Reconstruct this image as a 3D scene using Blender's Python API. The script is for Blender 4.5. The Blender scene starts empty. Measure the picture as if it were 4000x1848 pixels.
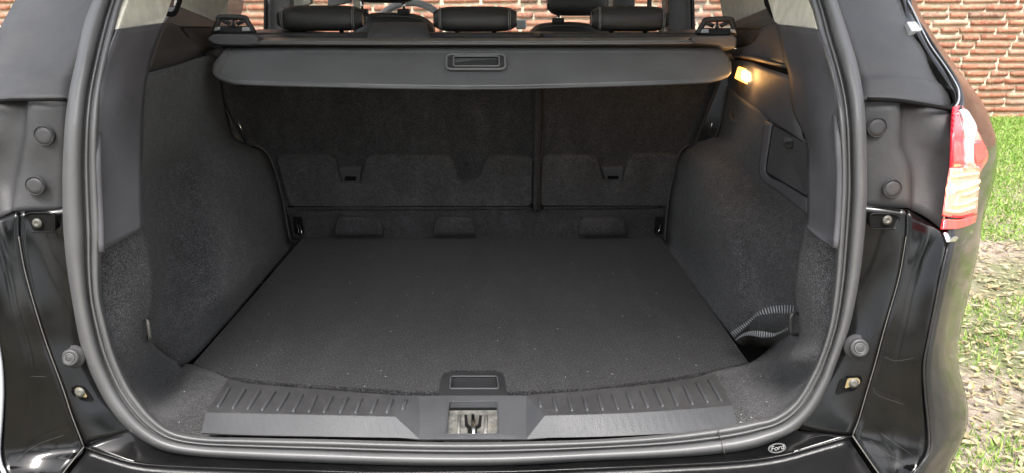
import bpy, bmesh, math, random
from mathutils import Vector, Matrix, noise as mnoise
random.seed(7)
R = math.radians
scene = bpy.context.scene
col = scene.collection

# ------------------------------------------------------------------ camera
PITCH = R(17.2)
FPX = 2873.0                      # focal length in photo pixels (4000 wide)
CAM = Vector((0.05, 0.0, 1.32))
YAW = math.atan(43 * math.cos(PITCH) / FPX)
cam_data = bpy.data.cameras.new('camera')
cam_data.sensor_width = 36.0
cam_data.lens = 36.0 * FPX / 4000.0
cam_data.clip_start = 0.02
cam_data.clip_end = 500
camera = bpy.data.objects.new('camera', cam_data)
camera.location = CAM
camera.rotation_euler = (math.pi / 2 - PITCH, 0, -YAW)
col.objects.link(camera)
scene.camera = camera

# ------------------------------------------------------------------ world, sun
world = bpy.data.worlds.new('World')
scene.world = world
world.use_nodes = True
wn = world.node_tree
sky = wn.nodes.new('ShaderNodeTexSky')
sky.sky_type = 'NISHITA'
sky.sun_disc = False
SUN_EL, SUN_AZ = 60.0, 183.0      # degrees; azimuth clockwise from +Y
sky.sun_elevation = R(SUN_EL)
sky.sun_rotation = R(SUN_AZ)
sky.air_density = 1.0
sky.dust_density = 4.0
sky.ozone_density = 0.6
bgn = wn.nodes['Background']
hs = wn.nodes.new('ShaderNodeHueSaturation')      # thin overcast: less blue
hs.inputs['Saturation'].default_value = 0.35
wn.links.new(sky.outputs[0], hs.inputs['Color'])
wn.links.new(hs.outputs[0], bgn.inputs['Color'])
bgn.inputs['Strength'].default_value = 0.15
sd = bpy.data.lights.new('sun', 'SUN')
sd.energy = 1.4
sd.angle = R(14)
sd.color = (1.0, 0.96, 0.9)
sun = bpy.data.objects.new('sun', sd)
sun.rotation_euler = Vector((math.sin(R(SUN_AZ)) * math.cos(R(SUN_EL)),
                             math.cos(R(SUN_AZ)) * math.cos(R(SUN_EL)),
                             math.sin(R(SUN_EL)))).to_track_quat('Z', 'Y').to_euler()
sun.location = (0, -5, 12)
col.objects.link(sun)
scene.view_settings.view_transform = 'Standard'
scene.view_settings.look = 'None'
scene.view_settings.gamma = 1.0
scene.view_settings.use_curve_mapping = False
scene.view_settings.exposure = 1.75

# ------------------------------------------------------------------ survey helpers
MR = camera.rotation_euler.to_matrix()
def ray(u, v):
    return MR @ Vector(((u - 2000.0) / FPX, -(v - 924.0) / FPX, -1.0))
def P(u, v, Y):                      # the point of a sight line at distance Y down the car
    d = ray(u, v)
    return CAM + d * (Y / d.y)
def PZ(u, v, z):                     # ... at height z
    d = ray(u, v)
    return CAM + d * ((z - CAM.z) / d.z)
def pl(pts, Y=None):
    return [P(*p) if Y is None else P(p[0], p[1], Y) for p in pts]

# ------------------------------------------------------------------ materials
def new_mat(name):
    m = bpy.data.materials.new(name)
    m.use_nodes = True
    return m, m.node_tree, m.node_tree.nodes['Principled BSDF']
def noise_node(nt, scale, detail=3, rough=0.6, vec=None, dim=None):
    n = nt.nodes.new('ShaderNodeTexNoise')
    n.inputs['Scale'].default_value = scale
    n.inputs['Detail'].default_value = detail
    n.inputs['Roughness'].default_value = rough
    if vec: nt.links.new(vec, n.inputs['Vector'])
    return n
def geo_pos(nt):
    return nt.nodes.new('ShaderNodeNewGeometry').outputs['Position']
def ramp(nt, src, stops):
    r = nt.nodes.new('ShaderNodeValToRGB')
    e = r.color_ramp.elements
    while len(e) < len(stops): e.new(0.5)
    for el, (p, c) in zip(e, stops):
        el.position = p
        el.color = (c[0], c[1], c[2], 1) if not isinstance(c, (int, float)) else (c, c, c, 1)
    nt.links.new(src, r.inputs['Fac'])
    return r
def mixc(nt, fac, a, b, mode='MIX'):
    m = nt.nodes.new('ShaderNodeMix')
    m.data_type = 'RGBA'; m.blend_type = mode
    for k, val in ((0, fac), (6, a), (7, b)):
        if isinstance(val, bpy.types.NodeSocket): nt.links.new(val, m.inputs[k])
        elif k == 0: m.inputs[0].default_value = val
        else: m.inputs[k].default_value = (*val, 1)
    return m.outputs[2]
def bump(nt, height, strength, dist, bsdf, prev=None):
    b = nt.nodes.new('ShaderNodeBump')
    b.inputs['Strength'].default_value = strength
    b.inputs['Distance'].default_value = dist
    nt.links.new(height, b.inputs['Height'])
    if prev: nt.links.new(prev, b.inputs['Normal'])
    nt.links.new(b.outputs[0], bsdf.inputs['Normal'])
    return b.outputs[0]

def carpet_mat(name, base, speck=1.0, sc=430, lo=.35, hi=2.6):
    m, nt, b = new_mat(name)
    pos = geo_pos(nt)
    fine = noise_node(nt, sc, 2, 0.85, pos)
    mp = nt.nodes.new('ShaderNodeMapping'); mp.inputs['Scale'].default_value = (2.2, .6, 1); mp.inputs['Rotation'].default_value = (0, 0, .5)
    nt.links.new(pos, mp.inputs['Vector'])
    mid = noise_node(nt, 60, 3, 0.6, pos)
    big = noise_node(nt, 6, 5, 0.65, mp.outputs[0])
    c1 = ramp(nt, fine.outputs[0], [(0.36, [x * lo for x in base]), (0.5, base), (0.66, [x * hi for x in base])])
    c2 = ramp(nt, mid.outputs[0], [(0.3, 0.82), (0.7, 1.18)])
    c3 = ramp(nt, big.outputs[0], [(0.3, 0.72), (0.55, 1.0), (0.7, 1.35)])
    c = mixc(nt, 1.0, c1.outputs[0], c2.outputs[0], 'MULTIPLY')
    c = mixc(nt, 1.0, c, c3.outputs[0], 'MULTIPLY')
    vor = nt.nodes.new('ShaderNodeTexVoronoi'); vor.inputs['Scale'].default_value = 70
    nt.links.new(pos, vor.inputs['Vector'])
    sel = ramp(nt, vor.outputs['Distance'], [(0.06, 1.0), (0.09, 0.0)])
    pick = nt.nodes.new('ShaderNodeSeparateColor'); nt.links.new(vor.outputs['Color'], pick.inputs[0])
    gate = ramp(nt, pick.outputs[0], [(0.93, 0.0), (0.94, 0.55 * speck)])
    mm = nt.nodes.new('ShaderNodeMath'); mm.operation = 'MULTIPLY'
    nt.links.new(sel.outputs[0], mm.inputs[0]); nt.links.new(gate.outputs[0], mm.inputs[1])
    c = mixc(nt, mm.outputs[0], c, (0.35, 0.35, 0.34))
    nt.links.new(c, b.inputs['Base Color'])
    b.inputs['Roughness'].default_value = 0.95
    b.inputs['Specular IOR Level'].default_value = 0.15
    b.inputs['Sheen Weight'].default_value = 0.12
    b.inputs['Sheen Roughness'].default_value = 0.6
    bump(nt, fine.outputs[0], 0.9, 0.002, b)
    return m
def plastic_mat(name, base, rough=0.5, grain=900, gs=0.35, spec=0.5, dust=0.0):
    m, nt, b = new_mat(name)
    pos = geo_pos(nt)
    big = noise_node(nt, 9, 4, 0.6, pos)
    c = ramp(nt, big.outputs[0], [(0.3, [x * 0.88 for x in base]), (0.7, [x * 1.15 for x in base])]).outputs[0]
    if dust:
        dn = noise_node(nt, 38, 6, 0.7, pos)
        df = ramp(nt, dn.outputs[0], [(0.45, 0.0), (0.8, dust)])
        c = mixc(nt, df.outputs[0], c, (0.15, 0.147, 0.14))
    nt.links.new(c, b.inputs['Base Color'])
    rr = ramp(nt, big.outputs[0], [(0.3, rough * 0.88), (0.7, min(1, rough * 1.12))])
    nt.links.new(rr.outputs[0], b.inputs['Roughness'])
    b.inputs['Specular IOR Level'].default_value = spec
    if grain:
        v = nt.nodes.new('ShaderNodeTexVoronoi'); v.inputs['Scale'].default_value = grain
        nt.links.new(pos, v.inputs['Vector'])
        bump(nt, v.outputs['Distance'], gs, 0.0006, b)
    return m
def paint_mat(name, base=(0.004, 0.004, 0.0045), rough=0.11, dust=0.12):
    m, nt, b = new_mat(name)
    pos = geo_pos(nt)
    n1 = noise_node(nt, 14, 6, 0.7, pos); n2 = noise_node(nt, 260, 2, 0.6, pos)
    d = ramp(nt, n1.outputs[0], [(0.42, 0.0), (0.8, dust)])
    d2 = ramp(nt, n2.outputs[0], [(0.66, 0.0), (0.8, 0.15)])
    mm = nt.nodes.new('ShaderNodeMath'); mm.operation = 'ADD'
    nt.links.new(d.outputs[0], mm.inputs[0]); nt.links.new(d2.outputs[0], mm.inputs[1])
    c = mixc(nt, mm.outputs[0], base, (0.055, 0.052, 0.05))
    nt.links.new(c, b.inputs['Base Color'])
    rr = ramp(nt, n1.outputs[0], [(0.4, rough), (0.8, rough + 0.12)])
    nt.links.new(rr.outputs[0], b.inputs['Roughness'])
    b.inputs['Specular IOR Level'].default_value = 0.4
    return m
def simple(name, base, rough=0.5, metal=0.0, emit=None, es=0.0, spec=0.5):
    m, nt, b = new_mat(name)
    pos = geo_pos(nt)
    n = noise_node(nt, 45, 4, 0.6, pos)
    c = ramp(nt, n.outputs[0], [(0.3, [x * 0.85 for x in base]), (0.7, [min(1, x * 1.12) for x in base])])
    nt.links.new(c.outputs[0], b.inputs['Base Color'])
    b.inputs['Roughness'].default_value = rough
    b.inputs['Metallic'].default_value = metal
    b.inputs['Specular IOR Level'].default_value = spec
    if emit:
        b.inputs['Emission Color'].default_value = (*emit, 1)
        b.inputs['Emission Strength'].default_value = es
    return m
M = {}
M['carpet'] = carpet_mat('trunk carpet', (0.054, 0.054, 0.058))
M['board'] = carpet_mat('floor carpet', (0.0175, 0.0175, 0.0192), 1.2, 300, .2, 3.8)
M['seatcarpet'] = carpet_mat('seat back carpet', (0.050, 0.049, 0.053), 0.3, 520)
M['flap'] = carpet_mat('seat flap carpet', (0.078, 0.077, 0.082), 0.3, 520)  # lighter than the seat back, whose shade under the cover is coloured in
M['plastic'] = plastic_mat('grey trim plastic', (0.088, 0.087, 0.097), 0.6, 700, 0.3)
M['plastic_dark'] = plastic_mat('dark trim plastic', (0.028, 0.028, 0.030), 0.5, 500, 0.4)
M['outer_plastic'] = plastic_mat('pillar trim plastic', (0.045, 0.045, 0.048), 0.55, 420, 0.3, dust=0.12)
M['sill'] = plastic_mat('grained sill plastic', (0.062, 0.064, 0.070), 0.55, 420, 0.45, dust=0.06)
M['sill_top'] = plastic_mat('darker sill plastic', (0.050, 0.050, 0.053), 0.55, 420, 0.5, dust=0.25)  # top faces darker than the slope, with more dust
M['rubber'] = plastic_mat('weatherstrip rubber', (0.11, 0.11, 0.113), 0.45, 0, 0, 0.6, dust=0.1)
M['vinyl'] = plastic_mat('luggage cover vinyl', (0.15, 0.154, 0.16), 0.65, 500, 0.3)
M['leather'] = plastic_mat('black leather', (0.048, 0.048, 0.049), 0.42, 330, 0.6)
M['stitch'] = simple('grey stitching', (0.3, 0.3, 0.3), 0.7)
M['paint'] = paint_mat('black car paint')
M['paint_side'] = paint_mat('black car paint clean', (0.02, 0.02, 0.021), 0.08, 0.5)
M['bumper'] = plastic_mat('dusty black bumper top', (0.008, 0.008, 0.009), 0.32, 900, 0.3, dust=0.04)
M['cream'] = simple('cream headliner', (0.80, 0.77, 0.66), 0.9)
M['greytrim'] = simple('pale pillar trim', (0.62, 0.60, 0.54), 0.85)
M['bluetrim'] = plastic_mat('slate pillar base', (0.07, 0.075, 0.08), 0.5, 500, 0.3)
M['brown'] = plastic_mat('side bolster trim', (0.05, 0.043, 0.04), 0.7, 500, 0.3)
M['chrome'] = simple('bright metal', (0.75, 0.75, 0.74), 0.16, 1.0)
M['steel'] = simple('dull steel', (0.16, 0.155, 0.14), 0.6, 0.5)
M['silver'] = plastic_mat('silver plastic', (0.42, 0.43, 0.45), 0.4, 0, 0)
M['black'] = plastic_mat('black cavity', (0.006, 0.006, 0.006), 0.8, 0, 0, 0.2)
M['seam'] = simple('dusty panel seam', (0.11, 0.105, 0.095), 0.6)
M['amber'] = simple('lit cargo lamp lens', (1, 0.7, 0.35), 0.3, 0, (1.0, 0.34, 0.05), 2.0)
M['amber_core'] = simple('lit cargo lamp bulb', (1, 0.9, 0.7), 0.3, 0, (1.0, 0.66, 0.28), 9.0)
M['strap'] = None
M['grip'] = plastic_mat('dark grip plastic', (.055, .056, .06), .5, 500, .2)
M['cassette'] = plastic_mat('cassette plastic', (.20, .19, .175), .45, 500, .2)
M['plastic_mid'] = plastic_mat('mid grey hatch plastic', (.066, .066, .072), .55, 600, .3)
M['scr'] = simple('fine paint scratches', (.05, .05, .05), .6)
M['badge'] = plastic_mat('badge relief', (.10, .10, .10), .4, 0, 0)
M['brass'] = simple('tarnished brass plate', (.42, .33, .19), .45, .5)
M['bumpstop'] = plastic_mat('bump stop rubber', (.05, .05, .052), .45, 0, 0)
M['silver_dim'] = plastic_mat('smooth grey plastic rim', (.22, .222, .23), .4, 0, 0)

def lens_mat(name, colr, rough, emit=None, es=0, stripes=0):
    m, nt, b = new_mat(name)
    b.inputs['Base Color'].default_value = (*colr, 1)
    b.inputs['Roughness'].default_value = rough
    b.inputs['Coat Weight'].default_value = 1.0
    b.inputs['Coat Roughness'].default_value = 0.02
    if stripes:
        pos = geo_pos(nt)
        w = nt.nodes.new('ShaderNodeTexWave'); w.bands_direction = 'X'
        w.inputs['Scale'].default_value = stripes; w.inputs['Distortion'].default_value = 0.6
        nt.links.new(pos, w.inputs['Vector'])
        c = mixc(nt, w.outputs['Fac'], colr, [min(1, x * 1.5 + 0.05) for x in colr])
        nt.links.new(c, b.inputs['Base Color'])
        bump(nt, w.outputs['Fac'], 0.4, 0.002, b)
    if emit:
        b.inputs['Emission Color'].default_value = (*emit, 1)
        b.inputs['Emission Strength'].default_value = es
    return m
M['red'] = lens_mat('red lamp lens', (0.42, 0.008, 0.02), 0.08, (1.0, 0.01, 0.05), 0.16, 90)
M['red_lit'] = lens_mat('lit red lamp lens', (0.6, 0.02, 0.02), 0.1, (1.0, 0.01, 0.03), 0.24, 90)
M['clear'] = lens_mat('clear lamp lens', (0.58, 0.27, 0.22), 0.08, (1.0, 0.20, 0.16), 0.20, 130)
M['lens_glare'] = lens_mat('silvery pink sky glare', (0.75, 0.58, 0.60), 0.1, (1, .3, .3), .05, 160)  # pale colour and faint glow stand in for sky reflected on the lens
M['glow'] = simple('lit lamp element', (1, 0.6, 0.2), 0.3, 0, (1.0, 0.66, 0.22), 1.1)

m, nt, b = new_mat('window glass')
for n in list(nt.nodes):
    if n.type != 'OUTPUT_MATERIAL': nt.nodes.remove(n)
outn = [n for n in nt.nodes if n.type == 'OUTPUT_MATERIAL'][0]
tr = nt.nodes.new('ShaderNodeBsdfTransparent'); tr.inputs[0].default_value = (0.9, 0.93, 0.92, 1)
gl = nt.nodes.new('ShaderNodeBsdfGlossy'); gl.inputs['Roughness'].default_value = 0.01
fr = nt.nodes.new('ShaderNodeFresnel'); fr.inputs[0].default_value = 1.45
mx = nt.nodes.new('ShaderNodeMixShader')
fm = nt.nodes.new('ShaderNodeMath'); fm.operation = 'MULTIPLY'; fm.inputs[1].default_value = 0.8
nt.links.new(fr.outputs[0], fm.inputs[0]); nt.links.new(fm.outputs[0], mx.inputs[0])
nt.links.new(tr.outputs[0], mx.inputs[1]); nt.links.new(gl.outputs[0], mx.inputs[2])
nt.links.new(mx.outputs[0], outn.inputs[0])
M['glass'] = m

m, nt, b = new_mat('striker plate steel')      # scuffed grey steel with rust and dust
pos = geo_pos(nt)
n1 = noise_node(nt, 60, 6, 0.7, pos); n2 = noise_node(nt, 28, 4, 0.6, pos)
c = ramp(nt, n1.outputs[0], [(0.35, (0.10, 0.10, 0.10)), (0.55, (0.22, 0.215, 0.20)), (0.75, (0.36, 0.33, 0.27))])
rs = ramp(nt, n2.outputs[0], [(0.62, 0.0), (0.72, 0.7)])
c2 = mixc(nt, rs.outputs[0], c.outputs[0], (0.22, 0.12, 0.06))
nt.links.new(c2, b.inputs['Base Color']); b.inputs['Roughness'].default_value = 0.5; b.inputs['Metallic'].default_value = 0.3
bump(nt, n1.outputs[0], 0.3, 0.002, b)
M['plate'] = m

m, nt, b = new_mat('woven elastic strap')
tc = nt.nodes.new('ShaderNodeTexCoord')
w = nt.nodes.new('ShaderNodeTexWave'); w.bands_direction = 'X'; w.inputs['Scale'].default_value = 9
nt.links.new(tc.outputs['UV'], w.inputs['Vector'])
c = ramp(nt, w.outputs['Fac'], [(0.45, (0.015, 0.015, 0.018)), (0.65, (0.26, 0.27, 0.29))])
nt.links.new(c.outputs[0], b.inputs['Base Color']); b.inputs['Roughness'].default_value = 0.7
M['strap'] = m

# bricks: each object gets its own shade
def brick_mat(name, per_island=False):
    m, nt, b = new_mat(name)
    pos = geo_pos(nt)
    if per_island:
        rnd = nt.nodes.new('ShaderNodeNewGeometry').outputs['Random Per Island']
    else:
        rnd = nt.nodes.new('ShaderNodeObjectInfo').outputs['Random']
    base = ramp(nt, rnd, [(0.0, (0.34, 0.115, 0.065)), (0.25, (0.42, 0.165, 0.10)), (0.45, (0.29, 0.095, 0.055)),
                          (0.65, (0.46, 0.20, 0.13)), (0.85, (0.38, 0.14, 0.085)), (0.93, (0.50, 0.30, 0.22)), (1.0, (0.20, 0.09, 0.06))])
    n1 = noise_node(nt, 26, 6, 0.75, pos); n2 = noise_node(nt, 90, 4, 0.7, pos); n3 = noise_node(nt, 5, 4, 0.6, pos)
    pale = ramp(nt, n1.outputs[0], [(0.44, 0.0), (0.74, 0.7)])
    c = mixc(nt, pale.outputs[0], base.outputs[0], (0.56, 0.40, 0.28))
    dk = ramp(nt, n2.outputs[0], [(0.3, 0.55), (0.5, 1.0)])
    c = mixc(nt, 1.0, c, dk.outputs[0], 'MULTIPLY')
    st = ramp(nt, n3.outputs[0], [(0.3, 0.72), (0.7, 1.18)])
    c = mixc(nt, 1.0, c, st.outputs[0], 'MULTIPLY')
    nt.links.new(c, b.inputs['Base Color']); b.inputs['Roughness'].default_value = 0.92
    nb = bump(nt, n1.outputs[0], 0.7, 0.006, b)
    bump(nt, n2.outputs[0], 0.6, 0.003, b, nb)
    return m
M['brick'] = brick_mat('old red brick')
M['brick_stuff'] = brick_mat('old red brick far', True)
m, nt, b = new_mat('cream lime mortar')
pos = geo_pos(nt)
n1 = noise_node(nt, 40, 6, 0.7, pos); n2 = noise_node(nt, 3, 4, 0.6, pos)
c = ramp(nt, n1.outputs[0], [(0.3, (0.46, 0.42, 0.31)), (0.5, (0.70, 0.65, 0.50)), (0.7, (0.78, 0.74, 0.60))])
st = ramp(nt, n2.outputs[0], [(0.3, 0.8), (0.7, 1.08)])
nt.links.new(mixc(nt, 1.0, c.outputs[0], st.outputs[0], 'MULTIPLY'), b.inputs['Base Color'])
b.inputs['Roughness'].default_value = 0.95
bump(nt, n1.outputs[0], 0.8, 0.01, b)
M['mortar'] = m

m, nt, b = new_mat('dirt with litter')
pos = geo_pos(nt)
n1 = noise_node(nt, 1.6, 5, 0.65, pos); n2 = noise_node(nt, 30, 6, 0.75, pos); n3 = noise_node(nt, 8, 5, 0.7, pos)
dirt = ramp(nt, n2.outputs[0], [(0.3, (0.12, 0.095, 0.075)), (0.5, (0.29, 0.235, 0.19)), (0.68, (0.46, 0.41, 0.33))])
grs = ramp(nt, n3.outputs[0], [(0.3, (0.05, 0.075, 0.02)), (0.7, (0.14, 0.19, 0.05))])
gf = ramp(nt, n1.outputs[0], [(0.42, 0.0), (0.6, 0.7)])
nt.links.new(mixc(nt, gf.outputs[0], dirt.outputs[0], grs.outputs[0]), b.inputs['Base Color'])
b.inputs['Roughness'].default_value = 0.95
bump(nt, n2.outputs[0], 0.8, 0.02, b)
M['ground'] = m

def leafish(name, stops, trans=0.3):
    m, nt, b = new_mat(name)
    g = nt.nodes.new('ShaderNodeNewGeometry')
    oi = nt.nodes.new('ShaderNodeObjectInfo')
    ad = nt.nodes.new('ShaderNodeMath'); ad.operation = 'ADD'
    nt.links.new(g.outputs['Random Per Island'], ad.inputs[0]); nt.links.new(oi.outputs['Random'], ad.inputs[1])
    frc = nt.nodes.new('ShaderNodeMath'); frc.operation = 'FRACT'; nt.links.new(ad.outputs[0], frc.inputs[0])
    c = ramp(nt, frc.outputs[0], stops)
    nt.links.new(c.outputs[0], b.inputs['Base Color'])
    b.inputs['Roughness'].default_value = 0.6
    t = nt.nodes.new('ShaderNodeBsdfTranslucent'); nt.links.new(c.outputs[0], t.inputs[0])
    mx = nt.nodes.new('ShaderNodeMixShader'); mx.inputs[0].default_value = trans
    outn = [n for n in nt.nodes if n.type == 'OUTPUT_MATERIAL'][0]
    nt.links.new(b.outputs[0], mx.inputs[1]); nt.links.new(t.outputs[0], mx.inputs[2])
    nt.links.new(mx.outputs[0], outn.inputs[0])
    return m
M['grass'] = leafish('grass blades', [(0, (0.12, 0.24, 0.035)), (0.4, (0.24, 0.42, 0.07)), (0.75, (0.34, 0.50, 0.11)), (1, (0.44, 0.47, 0.18))])
M['dryleaf'] = leafish('dry leaves', [(0, (0.36, 0.30, 0.16)), (0.3, (0.46, 0.42, 0.23)), (0.55, (0.28, 0.20, 0.11)), (0.8, (0.44, 0.40, 0.26)), (1, (0.13, 0.085, 0.05))], 0.15)
M['treeleaf'] = leafish('tree leaves', [(0, (0.04, 0.08, 0.02)), (0.5, (0.07, 0.12, 0.03)), (1, (0.11, 0.17, 0.05))], 0.35)
M['bark'] = simple('bark', (0.13, 0.10, 0.075), 0.95)

# ------------------------------------------------------------------ mesh helpers
def link(o, parent=None, label=None, cat=None, group=None, kind=None):
    col.objects.link(o)
    if parent:
        o.parent = parent
        o.matrix_parent_inverse = Matrix.Translation(parent.get('_w', (0, 0, 0)) if parent.type == 'EMPTY' else (0, 0, 0)).inverted() \
            if parent.type == 'EMPTY' else Matrix.Identity(4)
    if label: o['label'] = label
    if cat: o['category'] = cat
    if group: o['group'] = group
    if kind: o['kind'] = kind
    return o
def thing(name, loc, label, cat, group=None):
    o = bpy.data.objects.new(name, None)
    o.location = loc
    o.empty_display_size = 0.1
    col.objects.link(o)
    o['label'] = label; o['category'] = cat
    if group: o['group'] = group
    return o
def mesh_obj(name, verts, faces, mat, parent=None, smooth=False, **kw):
    me = bpy.data.meshes.new(name)
    me.from_pydata([tuple(v) for v in verts], [], faces)
    me.validate()
    if smooth: me.polygons.foreach_set('use_smooth', [True] * len(me.polygons))
    me.materials.append(mat)
    o = bpy.data.objects.new(name, me)
    col.objects.link(o)
    if parent:
        o.parent = parent
        o.matrix_parent_inverse = Matrix.Translation(parent.location if parent.type == 'EMPTY' else Vector((0, 0, 0))).inverted()
    for k, v in kw.items(): o[k] = v
    return o
def solid(o, t, off=-1):
    md = o.modifiers.new('solid', 'SOLIDIFY'); md.thickness = t; md.offset = off
    return o
def bev(o, w, seg=2, ang=35):
    md = o.modifiers.new('bevel', 'BEVEL'); md.width = w; md.segments = seg
    md.limit_method = 'ANGLE'; md.angle_limit = R(ang)
    return o
def cr(p0, p1, p2, p3, t):
    return 0.5 * ((2 * p1) + (p2 - p0) * t + (2 * p0 - 5 * p1 + 4 * p2 - p3) * t * t + (3 * p1 - p0 - 3 * p2 + p3) * t ** 3)
def spline(pts, n, closed=False):
    out = []
    N = len(pts)
    rng = N if closed else N - 1
    for i in range(rng):
        if closed: a, b_, c, d = pts[(i - 1) % N], pts[i], pts[(i + 1) % N], pts[(i + 2) % N]
        else:
            b_, c = pts[i], pts[i + 1]
            a = pts[i - 1] if i else b_ * 2 - c
            d = pts[i + 2] if i + 2 < N else c * 2 - b_
        for k in range(n): out.append(cr(a, b_, c, d, k / n))
    if not closed: out.append(pts[-1].copy())
    return out
def grid_faces(r, c, flip=False):
    f = []
    for i in range(r - 1):
        for j in range(c - 1):
            q = (i * c + j, i * c + j + 1, (i + 1) * c + j + 1, (i + 1) * c + j)
            f.append(q[::-1] if flip else q)
    return f
def patch(name, rows, mat, parent=None, n=4, nc=None, thick=0.004, smooth=True, noise=0, **kw):
    nc = n if nc is None else nc
    rr = [spline(r, nc) if nc > 1 else r for r in rows]
    C = len(rr[0])
    cols = [spline([rr[i][j] for i in range(len(rr))], n) if n > 1 else [rr[i][j] for i in range(len(rr))] for j in range(C)]
    Rn = len(cols[0])
    verts = [cols[j][i] for i in range(Rn) for j in range(C)]
    if noise:
        verts = [v + Vector((mnoise.noise(v * 9), mnoise.noise(v * 9 + Vector((5, 0, 0))), mnoise.noise(v * 9 + Vector((0, 7, 0))))) * noise for v in verts]
    i, j = Rn // 2, C // 2
    a = verts[i * C + j]
    nrm = (verts[i * C + j - 1] - a).cross(verts[(i - 1) * C + j] - a)
    # quad (i,j)->(i,j+1)->(i+1,j+1): normal = dj x di ; (-dj) x (-di) = dj x di
    flip = nrm.dot(CAM - a) < 0
    o = mesh_obj(name, verts, grid_faces(Rn, C, flip), mat, parent, smooth, **kw)
    if thick: solid(o, thick)
    return o
def slab(name, outline, mat, parent=None, t=0.01, bw=0.0, nrm=None, rings=None, **kw):
    """outline: 3D points roughly in a plane; front face at outline, thickness pushed away from the camera"""
    c = sum(outline, Vector()) / len(outline)
    n = Vector()
    for i in range(len(outline)):
        n += (outline[i] - c).cross(outline[(i + 1) % len(outline)] - c)
    n.normalize()
    pts = outline
    if n.dot(CAM - c) < 0:
        n = -n; pts = outline[::-1]
    if nrm: n = nrm
    N = len(pts)
    verts = list(pts) + [p - n * t for p in pts]
    faces = [tuple(range(N)), tuple(range(2 * N - 1, N - 1, -1))]
    for i in range(N):
        j = (i + 1) % N
        faces.append((i, i + N, j + N, j))
    o = mesh_obj(name, verts, faces, mat, parent, **kw)
    if bw: bev(o, bw, 2)
    return o
def round_poly(pts, r, seg=4):
    """round the corners of a 3D polygon"""
    out = []
    N = len(pts)
    for i in range(N):
        p, a, b_ = pts[i], pts[i - 1], pts[(i + 1) % N]
        da, db = (a - p), (b_ - p)
        rr = min(r, da.length * 0.45, db.length * 0.45)
        s, e = p + da.normalized() * rr, p + db.normalized() * rr
        for k in range(seg + 1):
            t = k / seg
            out.append(s * (1 - t) ** 2 + p * 2 * t * (1 - t) + e * t * t)
    return out
def tube(name, path, r, mat, parent=None, seg=8, closed=False, caps=True, **kw):
    verts, faces = [], []
    N = len(path)
    rads = r if isinstance(r, (list, tuple)) else [r] * N
    up = None
    for i, p in enumerate(path):
        if closed: t = path[(i + 1) % N] - path[i - 1]
        else: t = path[min(i + 1, N - 1)] - path[max(i - 1, 0)]
        t.normalize()
        if up is None:
            up = Vector((0, 0, 1)) if abs(t.z) < 0.9 else Vector((1, 0, 0))
        s = t.cross(up).normalized(); up = s.cross(t).normalized()
        for k in range(seg):
            a = 2 * math.pi * k / seg
            verts.append(p + (s * math.cos(a) + up * math.sin(a)) * rads[i])
    for i in range(N if closed else N - 1):
        for k in range(seg):
            a, b_ = i * seg + k, i * seg + (k + 1) % seg
            c_, d = ((i + 1) % N) * seg + (k + 1) % seg, ((i + 1) % N) * seg + k
            faces.append((a, b_, c_, d))
    if not closed and caps:
        faces.append(tuple(range(seg))[::-1]); faces.append(tuple((N - 1) * seg + k for k in range(seg)))
    return mesh_obj(name, verts, faces, mat, parent, True, **kw)
def box(name, c, size, mat, parent=None, bw=0.004, rot=None, seg=3, **kw):
    bm = bmesh.new()
    bmesh.ops.create_cube(bm, size=1)
    bmesh.ops.scale(bm, vec=size, verts=bm.verts)
    if bw: bmesh.ops.bevel(bm, geom=bm.edges[:], offset=bw, segments=seg, profile=0.5, affect='EDGES')
    if rot: bmesh.ops.rotate(bm, matrix=rot, verts=bm.verts, cent=(0, 0, 0))
    bmesh.ops.translate(bm, vec=c, verts=bm.verts)
    me = bpy.data.meshes.new(name); bm.to_mesh(me); bm.free()
    me.polygons.foreach_set('use_smooth', [bw > 0.003] * len(me.polygons))
    me.materials.append(mat)
    o = bpy.data.objects.new(name, me); col.objects.link(o)
    if parent:
        o.parent = parent
        o.matrix_parent_inverse = Matrix.Translation(parent.location if parent.type == 'EMPTY' else Vector((0, 0, 0))).inverted()
    for k, v in kw.items(): o[k] = v
    return o
def lathe(name, c, axis, prof, mat, parent=None, seg=28, sx=1.0, **kw):
    """prof: (radius, height along axis)"""
    q = axis.normalized().to_track_quat('Z', 'Y').to_matrix()
    verts, faces = [], []
    for (r, h) in prof:
        for k in range(seg):
            a = 2 * math.pi * k / seg
            verts.append(c + q @ Vector((r * math.cos(a) * sx, r * math.sin(a), h)))
    for i in range(len(prof) - 1):
        for k in range(seg):
            faces.append((i * seg + k, i * seg + (k + 1) % seg, (i + 1) * seg + (k + 1) % seg, (i + 1) * seg + k))
    faces.append(tuple((len(prof) - 1) * seg + k for k in range(seg)))
    return mesh_obj(name, verts, faces, mat, parent, True, **kw)
def join(name, objs, mat, parent=None, **kw):
    """merge the meshes of several temporary objects into one mesh object"""
    bm = bmesh.new()
    for o in objs: bm.from_mesh(o.data)
    me = bpy.data.meshes.new(name); bm.to_mesh(me); bm.free()
    me.materials.append(mat)
    for o in objs: bpy.data.objects.remove(o, do_unlink=True)
    o = bpy.data.objects.new(name, me); col.objects.link(o)
    if parent:
        o.parent = parent
        o.matrix_parent_inverse = Matrix.Translation(parent.location if parent.type == 'EMPTY' else Vector((0, 0, 0))).inverted()
    for k, v in kw.items(): o[k] = v
    return o
def interp(tab, x):
    if x <= tab[0][0]: return tab[0][1]
    for (a, fa), (b_, fb) in zip(tab, tab[1:]):
        if x <= b_: return fa + (fb - fa) * (x - a) / (b_ - a)
    return tab[-1][1]

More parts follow.
